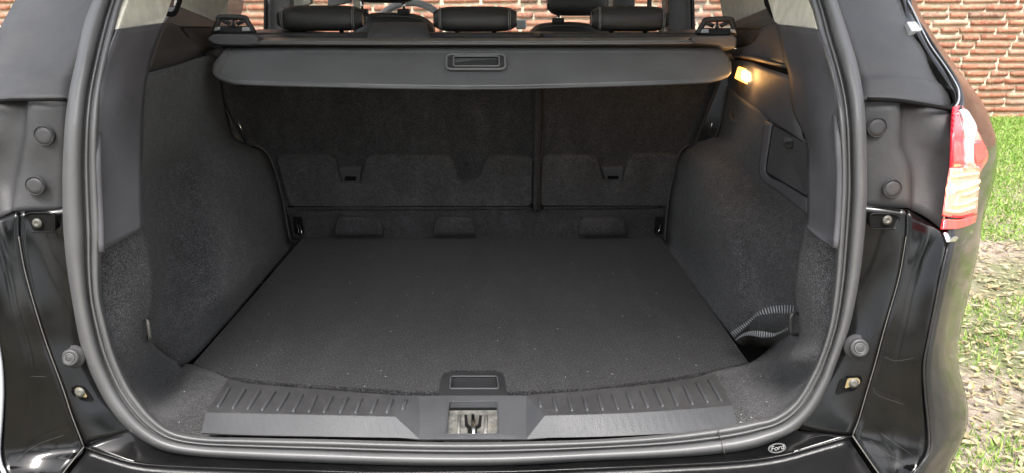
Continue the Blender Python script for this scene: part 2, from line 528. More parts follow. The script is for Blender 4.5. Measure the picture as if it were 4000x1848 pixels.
# ------------------------------------------------------------------ ground
def gz(x, y):                           # ground level: flat by the car, rising gently to the wall
    t = max(0.0, min(1.0, (y - 3.2) / 3.8))
    return 0.30 * t * t * (3 - 2 * t) + 0.012 * mnoise.noise(Vector((x * 1.3, y * 1.3, 0)))
xs = [-160, -60, -25, -12] + [-8 + 0.25 * i for i in range(69)] + [14, 30, 70, 160]
ys = [-160, -60, -25, -12] + [-6 + 0.25 * i for i in range(65)] + [14, 30, 70, 160]
gv = [Vector((x, y, gz(x, y))) for y in ys for x in xs]
mesh_obj('ground', gv, grid_faces(len(ys), len(xs)), M['ground'], None, True, kind='structure')

# ------------------------------------------------------------------ brick wall
WY = 7.02
wall = thing('brick_wall', (0, WY, 0.2), 'old red brick wall with wide cream mortar joints behind the black car', 'wall')
WX0, WX1, WZ0, WZ1 = -9.0, 10.5, 0.1, 4.6
box('mortar_bed', Vector(((WX0 + WX1) / 2, WY + 0.2, (WZ0 + WZ1) / 2)), Vector((WX1 - WX0, 0.36, WZ1 - WZ0)), M['mortar'], wall, 0)
CH = 0.0665
def brick_geo(L, H, D, rnd):
    """rough brick, front face to -Y, origin at its centre"""
    nx, nz = 4, 2
    vs, fs = [], []
    for i in range(nz + 1):
        for j in range(nx + 1):
            e = (i in (0, nz)) or (j in (0, nx))
            x = -L / 2 + L * j / nx + (rnd.uniform(-1, 1) * 0.008)
            z = -H / 2 + H * i / nz + (rnd.uniform(-1, 1) * 0.0026)
            if e and (i in (0, nz)) and (j in (0, nx)): x *= 0.985; z *= 0.9
            y = -D / 2 + rnd.uniform(0, 0.006) + (0.007 if e else 0)
            vs.append(Vector((x, y, z)))
    fs = grid_faces(nz + 1, nx + 1)
    ring = [j for j in range(nx + 1)] + [nx + (nx + 1) * i for i in range(1, nz + 1)] + \
           [(nx + 1) * nz + j for j in range(nx - 1, -1, -1)] + [(nx + 1) * i for i in range(nz - 1, 0, -1)]
    base = len(vs)
    for k in ring: vs.append(Vector((vs[k].x * 1.01, D / 2, vs[k].z * 1.02)))
    for k in range(len(ring)):
        a, b_ = ring[k], ring[(k + 1) % len(ring)]
        fs.append((b_, a, base + k, base + (k + 1) % len(ring)))
    return vs, fs
rnd = random.Random(3)
variants = {}
for L in (0.325, 0.22, 0.155):
    for k in range(5):
        vs, fs = brick_geo(L, 0.0475, 0.06, rnd)
        me = bpy.data.meshes.new('brick'); me.from_pydata([tuple(v) for v in vs], [], fs)
        me.polygons.foreach_set('use_smooth', [True] * len(me.polygons))
        me.materials.append(M['brick'])
        variants.setdefault(L, []).append((me, vs, fs))
sv, sf = [], []
nb = 0
nrow = int((WZ1 - WZ0) / CH)
for r_ in range(nrow):
    z = WZ0 + CH * (r_ + 0.5)
    x = WX0 + rnd.uniform(0, 0.3)
    while x < WX1 - 0.34:
        L = rnd.choices((0.325, 0.22, 0.155), (7, 3, 2))[0]
        cx = x + L / 2
        vis = (z > 0.24 and z < 1.47 and 3.35 < cx < 5.35) or (1.05 < z < 1.47 and -2.6 < cx < 2.45) or (1.25 < z < 1.47 and -5.2 < cx < -4.2)
        me, vs, fs = rnd.choice(variants[L])
        c = Vector((cx, WY + 0.03 - 0.012 + rnd.uniform(-0.005, 0.006), z + rnd.uniform(-0.002, 0.002)))
        tilt = rnd.uniform(-0.012, 0.012)
        if vis and nb < 298:
            o = bpy.data.objects.new('brick', me); col.objects.link(o)
            o.location = c; o.rotation_euler = (rnd.uniform(-0.03, 0.03), tilt, 0)
            o.parent = wall; o.matrix_parent_inverse = Matrix.Translation(wall.location).inverted()
            nb += 1
        else:
            k = len(sv)
            sv += [v + c for v in vs]; sf += [tuple(i + k for i in f) for f in fs]
        x += L + rnd.uniform(0.016, 0.034)
mesh_obj('bricks', sv, sf, M['brick_stuff'], wall, True, kind='stuff')

# ------------------------------------------------------------------ grass and fallen leaves
def grassiness(x, y):
    g = 0.6 * mnoise.noise(Vector((x * 1.1, y * 1.6, 3))) + 0.35 * mnoise.noise(Vector((x * 4.0, y * 4.0, 9)))
    band = interp([(0, 0.0), (2.2, 0.12), (2.6, 0.05), (3.2, 0.25), (3.42, -0.4), (3.95, -0.35), (4.15, 0.6), (7, 0.8), (9, 0.8)], y)
    return g + band
rnd = random.Random(11)
gvv, gff = [], []
def blade(x, y, h, w):
    z = gz(x, y) - 0.004
    a = rnd.uniform(0, 6.283)
    dx, dy = math.cos(a) * w, math.sin(a) * w
    lx, ly = rnd.uniform(-0.9, 0.9) * h, rnd.uniform(-0.9, 0.9) * h
    k = len(gvv)
    gvv.extend([(x - dx, y - dy, z), (x + dx, y + dy, z), (x + dx * 0.7 + lx * 0.4, y + dy * 0.7 + ly * 0.4, z + h * 0.6),
                (x - dx * 0.7 + lx * 0.4, y - dy * 0.7 + ly * 0.4, z + h * 0.6), (x + lx, y + ly, z + h * 0.9)])
    gff.extend([(k, k + 1, k + 2, k + 3), (k + 3, k + 2, k + 4)])
cnt = 0
while cnt < 95000:
    y = rnd.uniform(1.2, 6.98); x = rnd.uniform(0.95, 5.6)
    if x > 0.62 * y + 1.6 and rnd.random() < min(.8, (x - .62 * y - 1.6) * 1.2): continue
    if x < 0.42 * y + 0.2 and rnd.random() < 0.6: continue
    g = grassiness(x, y)
    if g < rnd.uniform(0.0, 0.45): continue
    blade(x, y, rnd.uniform(0.012, 0.036) * (1 + (y > 6.7) * 1.2), rnd.uniform(0.0012, 0.0030) * (1 + y * 0.15))
    cnt += 1
for _ in range(60000):                   # thin rest of the lawn, left of the car and behind the camera
    x, y = rnd.choice([(rnd.uniform(-7, -1.0), rnd.uniform(-1, 6.9)), (rnd.uniform(-5, 6), rnd.uniform(-5, -0.6)), (rnd.uniform(2.5, 9), rnd.uniform(-1, 6.9))])
    if grassiness(x, abs(y)) > rnd.uniform(0, .35): blade(x, y, rnd.uniform(0.025, 0.06), 0.006)
mesh_obj('grass', gvv, gff, M['grass'], None, False, kind='stuff',
         label='short bright green grass growing in patches up to the brick wall', category='grass')

def leaf_geo(L, W, curl):
    n = 5
    vs, fs = [], []
    for i in range(n + 1):
        t = i / n
        w = W * math.sin(math.pi * min(0.98, max(0.03, t)) ** 0.85) * 0.5
        x = -L / 2 + L * t
        z = curl * L * (t - 0.5) ** 2 * 1.4
        vs += [Vector((x, -w, z + w * 0.45)), Vector((x, 0, z)), Vector((x, w, z + w * 0.55))]
    for i in range(n):
        for j in (0, 1):
            fs.append((i * 3 + j, i * 3 + j + 1, (i + 1) * 3 + j + 1, (i + 1) * 3 + j))
    return vs, fs
lv = []
for k in range(9):
    L = rnd.uniform(0.022, 0.050)
    vs, fs = leaf_geo(L, L * rnd.uniform(0.32, 0.55), rnd.uniform(-0.3, 1.0))
    me = bpy.data.meshes.new('fallen_leaf'); me.from_pydata([tuple(v) for v in vs], [], fs); me.materials.append(M['dryleaf'])
    lv.append((me, vs, fs))
spots = []
while len(spots) < 4200:
    y = rnd.uniform(1.1, 5.9); x = rnd.uniform(0.95, 4.6)
    dens = interp([(1, 1), (3.2, 1), (3.9, 0.6), (4.2, 0.22), (4.8, .04), (6.0, 0.02)], y)
    if x < .5 * y - .25 and rnd.random() < .8: continue
    if rnd.random() > dens: continue
    spots.append((x, y))
def in_view(x, y, m=0):
    d = MR.inverted() @ (Vector((x, y, gz(x, y))) - CAM)
    if d.z >= 0: return False
    u = 2000 + FPX * d.x / -d.z; v = 924 - FPX * d.y / -d.z
    sil = interp([(480, 3870), (700, 3880), (950, 3810), (1400, 3730), (1600, 3775), (1848, 3690)], v)
    return sil < u < 4000 and 470 < v < 1860
vis = sorted([s for s in spots if in_view(*s)], key=lambda s: s[1])[:290]
vs_set = set(vis)
sv, sf = [], []
for (x, y) in spots:
    me, vs, fs = rnd.choice(lv)
    e = (rnd.uniform(-0.35, 0.35), rnd.uniform(-0.25, 0.25), rnd.uniform(0, 6.28))
    loc = Vector((x, y, gz(x, y) + rnd.uniform(0.006, 0.022)))
    if (x, y) in vs_set:
        o = bpy.data.objects.new('fallen_leaf', me); col.objects.link(o)
        o.location = loc; o.rotation_euler = e
        s = rnd.uniform(0.8, 1.2); o.scale = (s, s, s)
        o['label'] = 'dry curled tan leaf lying on the dirt and grass beside the black car'
        o['category'] = 'leaf'; o['group'] = 'fallen leaves on the ground to the right of the car'
    else:
        from mathutils import Euler
        mt = Matrix.Translation(loc) @ Euler(e).to_matrix().to_4x4()
        k = len(sv); sv += [mt @ v for v in vs]; sf += [tuple(i + k for i in f) for f in fs]
mesh_obj('leaf_litter', sv, sf, M['dryleaf'], None, False, kind='stuff', label='scattered dry leaf litter over the ground around the car', category='leaf litter')
# small broken litter and twigs
sv, sf = [], []
for _ in range(9000):
    y = rnd.uniform(1.1, 5.4); x = rnd.uniform(0.95, 4.3)
    a = rnd.uniform(0, 3.14); L = rnd.uniform(0.008, 0.03); w = rnd.uniform(0.002, 0.007)
    z = gz(x, y) + rnd.uniform(0.002, 0.012)
    k = len(sv); ca, sa = math.cos(a), math.sin(a)
    sv += [(x - ca * L, y - sa * L, z), (x + sa * w, y - ca * w, z + 0.003), (x + ca * L, y + sa * L, z + rnd.uniform(-.004, .008)), (x - sa * w, y + ca * w, z + .002)]
    sf.append((k, k + 1, k + 2, k + 3))
mesh_obj('twigs_and_chips', sv, sf, M['dryleaf'], None, False, kind='stuff', label='fine dry twigs and broken leaf bits strewn over the dirt', category='litter')

# ------------------------------------------------------------------ trees behind the photographer (seen only in reflections)
def tree(x, y, h, label, seed):
    rn = random.Random(seed)
    t = thing('broadleaf_tree', (x, y, 0), label, 'tree', 'trees behind the photographer')
    path = [Vector((x + rn.uniform(-.15, .15) * i, y + rn.uniform(-.15, .15) * i, h * 0.6 * i / 5)) for i in range(6)]
    tube('trunk', path, [0.26, 0.22, 0.19, 0.16, 0.12, 0.07], M['bark'], t, 8)
    vs, fs = [], []
    cl = [(Vector((x + rn.gauss(0, h * .17), y + rn.gauss(0, h * .17), h * rn.uniform(.42, 1.0))), rn.uniform(.6, 1.3)) for _ in range(34)]
    for c, r in cl:
        for _ in range(70):
            d = Vector((rn.gauss(0, 1), rn.gauss(0, 1), rn.gauss(0, .8))).normalized() * r * rn.uniform(.5, 1)
            p = c + d
            a = Vector((rn.uniform(-1, 1), rn.uniform(-1, 1), rn.uniform(-1, 1))).normalized() * rn.uniform(.08, .16)
            b_ = a.cross(Vector((rn.uniform(-1, 1), rn.uniform(-1, 1), rn.uniform(-1, 1)))).normalized() * rn.uniform(.06, .1)
            k = len(vs); vs += [p - a, p + b_, p + a, p - b_]; fs.append((k, k + 1, k + 2, k + 3))
    mesh_obj('crown', vs, fs, M['treeleaf'], t)
tree(-7.5, -12, 8.5, 'leafy green tree furthest to the left behind the photographer', 1)
tree(-2.5, -16, 9.5, 'tall leafy green tree straight behind the photographer', 2)
tree(1.2, -9.5, 7.5, 'leafy green tree closest behind the photographer', 5)
tree(-4.6, -8.5, 7, 'leafy green tree near and to the left behind the photographer', 6)
tree(9.5, -9, 7.5, 'leafy green tree far out to the right behind the photographer', 7)
tree(5.5, -13, 8, 'leafy green tree furthest to the right behind the photographer', 4)

# ------------------------------------------------------------------ THE CAR
car = thing('parked_car', (0, 2.6, 0), 'black suv parked with its tailgate open and load space empty', 'car')

# --- weatherstrip: inner and outer outline of the rubber round the opening
def Ys(v): return interp([(-620, 1.42), (-300, 1.30), (0, 1.18), (250, 1.08), (500, 1.03), (900, 1.01), (1500, 1.0), (1848, 0.985)], v)
outer = [(1995, -640), (1200, -640), (800, -560), (560, -400), (440, -200), (365, 0), (330, 93), (299, 233), (272, 357), (256, 481), (248, 621), (246, 738), (248, 854), (252, 924), (264, 1048),
         (287, 1196), (311, 1328), (342, 1429), (388, 1530), (435, 1607), (497, 1677), (575, 1732), (652, 1764), (760, 1782), (900, 1793), (1100, 1803),
         (1300, 1812), (1500, 1819), (1750, 1823), (2000, 1820), (2310, 1803), (2621, 1790), (2815, 1774), (2932, 1755), (3000, 1734), (3078, 1700), (3132, 1662),
         (3186, 1599), (3233, 1514), (3264, 1429), (3299, 1335), (3328, 1235), (3357, 1079), (3375, 924), (3384, 800), (3386, 699), (3380, 466), (3365, 334),
         (3342, 233), (3311, 132), (3268, 0), (3200, -200), (3080, -400), (2860, -560), (2500, -640)]
inner = [(1995, -560), (1250, -560), (890, -480), (670, -330), (550, -170), (481, 0), (450, 116), (419, 233), (396, 349), (384, 466), (380, 600), (384, 730), (390, 850), (392, 924), (388, 1040),
         (392, 1160), (419, 1281), (450, 1390), (497, 1498), (540, 1565), (595, 1630), (660, 1680), (730, 1702), (820, 1712), (920, 1714), (1100, 1718),
         (1300, 1722), (1500, 1728), (1750, 1733), (2000, 1731), (2310, 1722), (2580, 1704), (2776, 1680), (2885, 1662), (2950, 1648), (3010, 1636), (3075, 1598),
         (3124, 1545), (3175, 1455), (3205, 1385), (3232, 1300), (3248, 1220), (3264, 1079), (3274, 924), (3282, 800), (3285, 690), (3280, 520), (3264, 388),
         (3235, 266), (3204, 160), (3163, 0), (3095, -170), (2985, -330), (2790, -480), (2440, -560)]
prof = [(-0.06, 0.016), (0.0, 0.004), (0.04, -0.002), (0.10, -0.005), (0.17, -0.004), (0.22, 0.001), (0.25, 0.006), (0.27, 0.003), (0.30, -0.001), (0.34, -0.002), (0.37, 0.001), (0.40, 0.012), (0.43, 0.013),
        (0.46, 0.004), (0.50, -0.003), (0.57, -0.0085), (0.66, -0.012), (0.76, -0.0125), (0.86, -0.009), (0.94, -0.002), (1.0, 0.010), (1.02, 0.022)]
def two_rail(name, A, B, prf, mat, parent, n=4):
    Ao, Bo = spline(A, n, True), spline(B, n, True)
    N = len(Ao); K = len(prf)
    vs = []
    for i in range(N):
        for (t, dy) in prf:
            p = Ao[i].lerp(Bo[i], t)
            away = (p - CAM).normalized()
            vs.append(p + away * dy)
    fs = []
    for i in range(N):
        for k in range(K - 1):
            a, b_ = i * K + k, i * K + k + 1
            c_, d = ((i + 1) % N) * K + k + 1, ((i + 1) % N) * K + k
            fs.append((a, b_, c_, d))
    return mesh_obj(name, vs, fs, mat, parent, True)
PI_ = [P(u, v, Ys(v) + 0.004) for u, v in inner]
PO_ = [P(u, v, Ys(v)) for u, v in outer]
seal = two_rail('weatherstrip', PI_, PO_, prof, M['rubber'], car)

for k_, (uu, v0_, v1_) in enumerate(((2806, 1676, 1779),)):
    pa = []
    for t_ in [i / 14 for i in range(15)]:
        v_ = v0_ + (v1_ - v0_) * t_; h_ = interp([(a, -b_) for a, b_ in prof], .02 + .96 * t_)
        q_ = P(uu + 26 * t_, v_, Ys(v_)); pa.append(q_ + (CAM - q_).normalized() * (h_ + .0012))
    tube('seal_joint', pa, .0009, M['seam'], seal, 5)
def rows(*rr):
    """each row: list of (u,v,Y) or (u,v,'z',z)"""
    return [[PZ(p[0], p[1], p[3]) if len(p) == 4 else P(*p) for p in r] for r in rr]

# --- painted jamb outside the weatherstrip
jr = rows([(3350, 800, 1.045), (3440, 808, 1.035), (3541, 819, 1.02)], [(3345, 924, 1.04), (3440, 924, 1.028), (3536, 924, 1.01)],
          [(3325, 1079, 1.035), (3420, 1079, 1.02), (3510, 1079, 1.0)], [(3290, 1235, 1.03), (3380, 1235, 1.012), (3466, 1235, .99)],
          [(3260, 1335, 1.025), (3350, 1335, 1.005), (3438, 1335, .985)], [(3225, 1429, 1.02), (3320, 1429, 1.0), (3413, 1429, .98)],
          [(3180, 1514, 1.015), (3290, 1520, .995), (3383, 1530, .975)], [(3140, 1590, 1.01), (3250, 1610, .99), (3350, 1640, .97)],
          [(3078, 1660, 1.01), (3200, 1690, .985), (3326, 1702, .965)])
patch('painted_jamb', jr, M['paint'], car, 4, label='glossy black painted jamb right of the opening')
jl = rows([(285, 810, 1.045), (180, 822, 1.035), (72, 826, 1.02)], [(285, 924, 1.04), (180, 924, 1.028), (75, 924, 1.01)],
          [(300, 1048, 1.035), (195, 1048, 1.02), (97, 1048, 1.0)], [(325, 1196, 1.03), (230, 1196, 1.012), (137, 1196, .99)],
          [(350, 1328, 1.025), (262, 1328, 1.005), (178, 1328, .985)], [(385, 1429, 1.02), (300, 1429, 1.0), (215, 1429, .98)],
          [(430, 1530, 1.015), (340, 1530, .995), (252, 1530, .975)], [(480, 1605, 1.01), (380, 1612, .99), (283, 1625, .97)],
          [(560, 1680, 1.01), (440, 1715, .985), (331, 1745, .965)])
patch('painted_jamb', jl, M['paint'], car, 4, label='glossy black painted jamb left of the opening')
top = [(520, 1672), (590, 1725), (660, 1757), (854, 1776), (1200, 1795), (1466, 1806), (2000, 1810), (2310, 1790), (2621, 1778), (2815, 1762), (2932, 1743), (3010, 1712), (3078, 1680)]
bot = [(331, 1745), (430, 1780), (567, 1813), (854, 1828), (1200, 1838), (1500, 1846), (2000, 1841), (2310, 1829), (2621, 1816), (2893, 1801), (3060, 1777), (3200, 1738), (3326, 1702)]
mid = [((a[0] + b_[0]) / 2, (a[1] + b_[1]) / 2) for a, b_ in zip(top, bot)]
patch('painted_sill', [[P(u, v, 1.003) for u, v in top], [P(u, v, 0.982) for u, v in mid], [P(u, v, 0.965) for u, v in bot]], M['paint'], car, 4,
      label='glossy black painted sill strip under the weatherstrip')
# --- bumper top and bumper
lip = [P(u, v + 2, 0.964) for u, v in bot]
r1 = [p + Vector((0, -0.004, -0.010)) for p in lip]
r2 = [p + Vector((0, -0.060, -0.016)) for p in lip]
r3 = [p + Vector((0, -0.12, -0.03)) for p in lip]
r4 = [p + Vector((0, -0.15, -0.10)) for p in lip]
r5 = [p + Vector((0, -0.14, -0.30)) for p in lip]
patch('bumper', [lip, r1, r2, r3, r4, r5], M['bumper'], car, 3)
# --- bumper corner panels (seam -> outer edge)
def corner_rows(seam, edge, Yse, Yed):
    return [[P(s[0], s[1], a), P(s[0] * .5 + e[0] * .5, s[1] * .5 + e[1] * .5, (a + b_) / 2 + 0.006), P(e[0], e[1], b_)] for s, e, a, b_ in zip(seam, edge, Yse, Yed)]
seamR = [(3545, 819), (3540, 924), (3513, 1079), (3469, 1235), (3441, 1335), (3416, 1429), (3386, 1530), (3354, 1640), (3330, 1702), (3382, 1778), (3434, 1852), (3520, 1960)]
edgeR = [(3682, 900), (3703, 955), (3675, 1079), (3644, 1235), (3624, 1335), (3608, 1429), (3613, 1545), (3625, 1662), (3626, 1752), (3600, 1815), (3568, 1850), (3545, 1960)]
Ysm = [1.018, 1.008, .998, .988, .983, .978, .973, .968, .963, .945, .93, .91]
Yed = [1.0, .985, .968, .958, .952, .947, .943, .938, .93, .922, .915, .90]
patch('corner_panel', corner_rows(seamR, edgeR, Ysm, Yed), M['paint'], car, 4, label='glossy black scratched panel inside the right bumper corner')
seamL = [(70, 826), (73, 924), (95, 1048), (135, 1196), (176, 1328), (213, 1429), (250, 1530), (281, 1625), (328, 1746), (290, 1795), (246, 1852), (170, 1960)]
edgeL = [(-70, 880), (-85, 940), (-60, 1079), (-30, 1235), (-10, 1335), (4, 1430), (9, 1530), (4, 1640), (-4, 1755), (4, 1815), (20, 1850), (60, 1960)]
patch('corner_panel', corner_rows(seamL, edgeL, Ysm, Yed), M['paint'], car, 4, label='glossy black panel inside the left bumper corner')
tube('panel_seam', spline([P(u, v, y - .002) for (u, v), y in zip(seamR[1:9], Ysm[1:9])], 4), 0.0007, M['seam'], car, 6)
tube('panel_seam', spline([P(u, v, y - .002) for (u, v), y in zip(seamL[1:9], Ysm[1:9])], 4), 0.0008, M['seam'], car, 6)
tube('panel_seam', spline([P(3330, 1702, .96), P(3382, 1778, .943), P(3434, 1852, .928), P(3520, 1960, .908)], 4), 0.0012, M['seam'], car, 6)
tube('panel_seam', spline([P(328, 1746, .96), P(288, 1795, .943), P(244, 1852, .928), P(170, 1960, .908)], 4), 0.0010, M['seam'], car, 6)
tube('panel_seam', spline([P(u, v + 1, .962) for u, v in bot], 4), 0.0010, M['paint'], car, 6)
tube('bright_edge', spline([P(u + 1, v, y - .002) for (u, v), y in zip(edgeR[1:], Yed[1:])], 4), 0.0018, M['paint_side'], car, 6)
tube('bright_edge', spline([P(u - 2, v, y - .002) for (u, v), y in zip(edgeL[1:], Yed[1:])], 4), 0.003, M['silver'], car, 6)  # edge highlight put into the colour: silver on a black bumper

# --- outer body side (right) and its mirror image (left)
side = [[(3549, -300, 1.42), (3490, -300, 1.5), (3495, -300, 1.6)],
        [(3546, 0, 1.30), (3551, 0, 1.35), (3556, 0, 1.42)], [(3602, 116, 1.22), (3609, 118, 1.28), (3616, 121, 1.36)],
        [(3660, 210, 1.17), (3670, 212, 1.24), (3684, 220, 1.32)], [(3723, 308, 1.12), (3745, 310, 1.19), (3764, 330, 1.29)],
        [(3745, 390, 1.08), (3792, 385, 1.15), (3825, 415, 1.27)], [(3735, 440, 1.05), (3812, 470, 1.12), (3857, 490, 1.25)],
        [(3724, 535, 1.03), (3832, 560, 1.11), (3880, 575, 1.24)], [(3715, 700, 1.02), (3815, 700, 1.09), (3869, 690, 1.23)],
        [(3695, 860, 1.00), (3780, 855, 1.07), (3822, 857, 1.21)], [(3702, 950, .985), (3765, 960, 1.04), (3806, 960, 1.19)],
        [(3677, 1079, .97), (3735, 1085, 1.02), (3778, 1095, 1.17)], [(3646, 1235, .96), (3700, 1240, 1.01), (3745, 1240, 1.15)],
        [(3619, 1370, .95), (3680, 1370, .99), (3723, 1360, 1.13)], [(3610, 1450, .947), (3684, 1440, .985), (3732, 1440, 1.11)],
        [(3615, 1545, .943), (3700, 1530, .975), (3758, 1530, 1.08)], [(3626, 1662, .938), (3712, 1640, .965), (3766, 1620, 1.05)],
        [(3627, 1752, .93), (3690, 1730, .95), (3740, 1705, 1.02)], [(3568, 1850, .915), (3630, 1830, .935), (3690, 1820, 1.0)],
        [(3500, 2050, .90), (3580, 2050, .92), (3640, 2050, .98)]]
def side_rows(sgn=1):
    out = []
    for r in side:
        w = [P(*p) for p in r]
        e = w[-1]
        w += [e + Vector((0.004, 0.14, 0)), e + Vector((0.006, 0.45, 0)), e + Vector((0.0, 1.2, 0))]
        if sgn < 0: w = [Vector((-p.x - 0.012, p.y, p.z)) for p in w]
        out.append(w)
    return out
patch('quarter_panel', side_rows(), M['paint_side'], car, 4, label='glossy black rear quarter beside the lit tail lamp, reflecting the ground')
patch('quarter_panel', side_rows(-1), M['paint_side'], car, 3, label='glossy black rear quarter left of the opening')
# glossy pillar strip
sp_o = [(3480, -300, 1.42), (3546, 0, 1.30), (3574, 55, 1.265), (3602, 116, 1.22), (3637, 182, 1.19), (3687, 252, 1.15), (3723, 308, 1.12), (3745, 353, 1.10), (3745, 398, 1.08), (3728, 424, 1.07)]
sp_i = [(3440, -300, 1.40), (3514, 0, 1.285), (3529, 66, 1.25), (3549, 101, 1.21), (3600, 202, 1.17), (3635, 262, 1.135), (3680, 343, 1.105), (3700, 365, 1.10), (3719, 390, 1.085), (3718, 430, 1.07)]
strip = [[P(a[0], a[1], a[2] + .004), P((a[0] * .45 + b_[0] * .55), (a[1] * .45 + b_[1] * .55), (a[2] + b_[2]) / 2 - 0.008), P(b_[0], b_[1], b_[2] - .002)] for a, b_ in zip(sp_i, sp_o)]
patch('pillar_strip', strip, M['paint'], car, 4, thick=.006, label='glossy black pillar strip above the right tail lamp')
patch('pillar_strip', [[Vector((-p.x - 0.0, p.y, p.z)) for p in r] for r in strip], M['paint'], car, 4, thick=.006, label='glossy black pillar strip at the top left corner')
tube('strip_edge', spline([P(a[0] - 2, a[1], a[2] - .008) for a in sp_o[1:]], 4), 0.002, M['chrome'], car, 6)
slab('strip_clip', round_poly(pl([(3541, 84, 1.215), (3578, 84, 1.225), (3602, 114, 1.205), (3598, 120, 1.20), (3562, 121, 1.19)]), .003), M['silver'], car, .01, .001)

# --- pillar trim plastic outside the strip, right
ur = rows([(3150, -300, 1.38), (3250, -300, 1.38), (3470, -300, 1.41)],
          [(3240, 0, 1.22), (3408, 0, 1.25), (3520, 0, 1.29)],
          [(3290, 124, 1.16), (3452, 124, 1.185), (3556, 101, 1.22)],
          [(3330, 240, 1.12), (3508, 230, 1.13), (3638, 240, 1.155)],
          [(3345, 295, 1.105), (3535, 292, 1.105), (3678, 315, 1.125)],
          [(3350, 322, 1.092), (3548, 312, 1.092), (3700, 345, 1.11)],
          [(3355, 388, 1.07), (3560, 400, 1.06), (3722, 427, 1.08)])
patch('pillar_trim', ur, M['outer_plastic'], car, 4, label='dark plastic pillar trim with a recessed panel, right of the opening')
lr = rows([(3350, 396, 1.075), (3498, 398, 1.06), (3526, 401, 1.076), (3620, 416, 1.07), (3722, 432, 1.07)],
          [(3352, 545, 1.065), (3500, 545, 1.05), (3530, 545, 1.068), (3620, 545, 1.06), (3723, 535, 1.035)],
          [(3352, 600, 1.06), (3506, 590, 1.047), (3538, 592, 1.063), (3620, 600, 1.057), (3719, 640, 1.03)],
          [(3352, 680, 1.055), (3532, 665, 1.04), (3562, 668, 1.053), (3625, 690, 1.045), (3710, 730, 1.022)],
          [(3352, 815, 1.05), (3538, 812, 1.028), (3566, 822, 1.03), (3620, 850, 1.018), (3684, 900, 1.0)])
patch('plug_panel', lr, M['outer_plastic'], car, 4, label='dark plastic panel with two round plugs between opening and tail lamp')
tube('trim_seam', spline(pl([(3388, 388, 1.062), (3505, 393, 1.056), (3621, 411, 1.056), (3722, 429, 1.066)]), 5), 0.0035, M['black'], car, 6)
def plug(u, v, Y, rpx, mat=M['outer_plastic']):
    c = P(u, v, Y); r = rpx / FPX * Y * 1.03
    o = lathe('round_plug', c, Vector((0, -1, 0.12)), [(r * 1.08, -.004), (r * 1.08, .0002), (r, .0004), (r * .97, -.0012), (r * .94, .0006), (r * .5, .0012), (0.0005, .0012)], mat, car)
    tube('plug_groove', [c + Vector((math.cos(a) * r * .99, -0.0002, math.sin(a) * r * .99)) for a in [i * 6.2832 / 36 for i in range(36)]], 0.00045, M['black'], o, 5, True)
plug(3427, 497, 1.052, 35); plug(3487, 737, 1.033, 34); plug(170, 530, 1.052, 35); plug(135, 725, 1.033, 34)
# left pillar trim
ul = rows([(560, -300, 1.38), (470, -300, 1.38), (230, -300, 1.41)],
          [(395, 0, 1.22), (262, 0, 1.25), (60, 0, 1.262)],
          [(350, 124, 1.16), (192, 124, 1.185), (0, 110, 1.19)],
          [(315, 240, 1.12), (104, 240, 1.13), (-40, 240, 1.13)],
          [(292, 300, 1.10), (70, 282, 1.105), (-85, 315, 1.105)],
          [(285, 322, 1.092), (60, 312, 1.092), (-100, 345, 1.11)],
          [(278, 385, 1.07), (60, 388, 1.06), (-110, 410, 1.08)])
patch('pillar_trim', ul, M['outer_plastic'], car, 4, label='dark plastic pillar trim left of the opening')
ll = rows([(278, 396, 1.075), (128, 394, 1.06), (96, 394, 1.076), (0, 400, 1.07), (-110, 415, 1.07)],
          [(270, 545, 1.065), (115, 545, 1.05), (84, 545, 1.068), (0, 545, 1.06), (-115, 535, 1.035)],
          [(268, 640, 1.06), (96, 640, 1.047), (66, 640, 1.062), (-20, 640, 1.055), (-115, 640, 1.03)],
          [(268, 740, 1.055), (80, 740, 1.038), (50, 740, 1.052), (-20, 740, 1.045), (-110, 730, 1.022)],
          [(270, 822, 1.05), (72, 824, 1.028), (42, 828, 1.03), (0, 850, 1.02), (-70, 880, 1.0)])
patch('plug_panel', ll, M['outer_plastic'], car, 4, label='dark plastic panel with two round plugs left of the opening')
tube('trim_seam', spline(pl([(258, 388, 1.062), (130, 390, 1.056), (20, 392, 1.056), (-110, 412, 1.066)]), 5), 0.0025, M['black'], car, 6)

# scratches in the corner paint
scr = []
for pts in ([(3410, 1515), (3425, 1540), (3470, 1560), (3530, 1580)], [(3440, 1690), (3500, 1735), (3560, 1775)], [(3400, 1720), (3450, 1765), (3520, 1800), (3555, 1818)], 
            [(3455, 1395), (3500, 1410), (3560, 1400), (3600, 1390)], [(3150, 1715), (3220, 1700), (3290, 1708)], [(120, 1470), (180, 1472)], [(60, 1800), (140, 1740), (250, 1700)]):
    ys = [(.935 if v > 1700 else .95 if v > 1550 else .965) if u > 3330 or u < 200 else .975 for u, v in pts]
    y0 = {0: .955}[0]
    scr.append(tube('scratch', spline([P(u, v, interp([(1390, .962), (1500, .958), (1600, .953), (1700, .945), (1800, .929), (1850, .92)], v) - .003) for u, v in pts], 5), .00022, M['scr'], None, 4))
join('scratches', scr, M['scr'], car, kind='stuff')
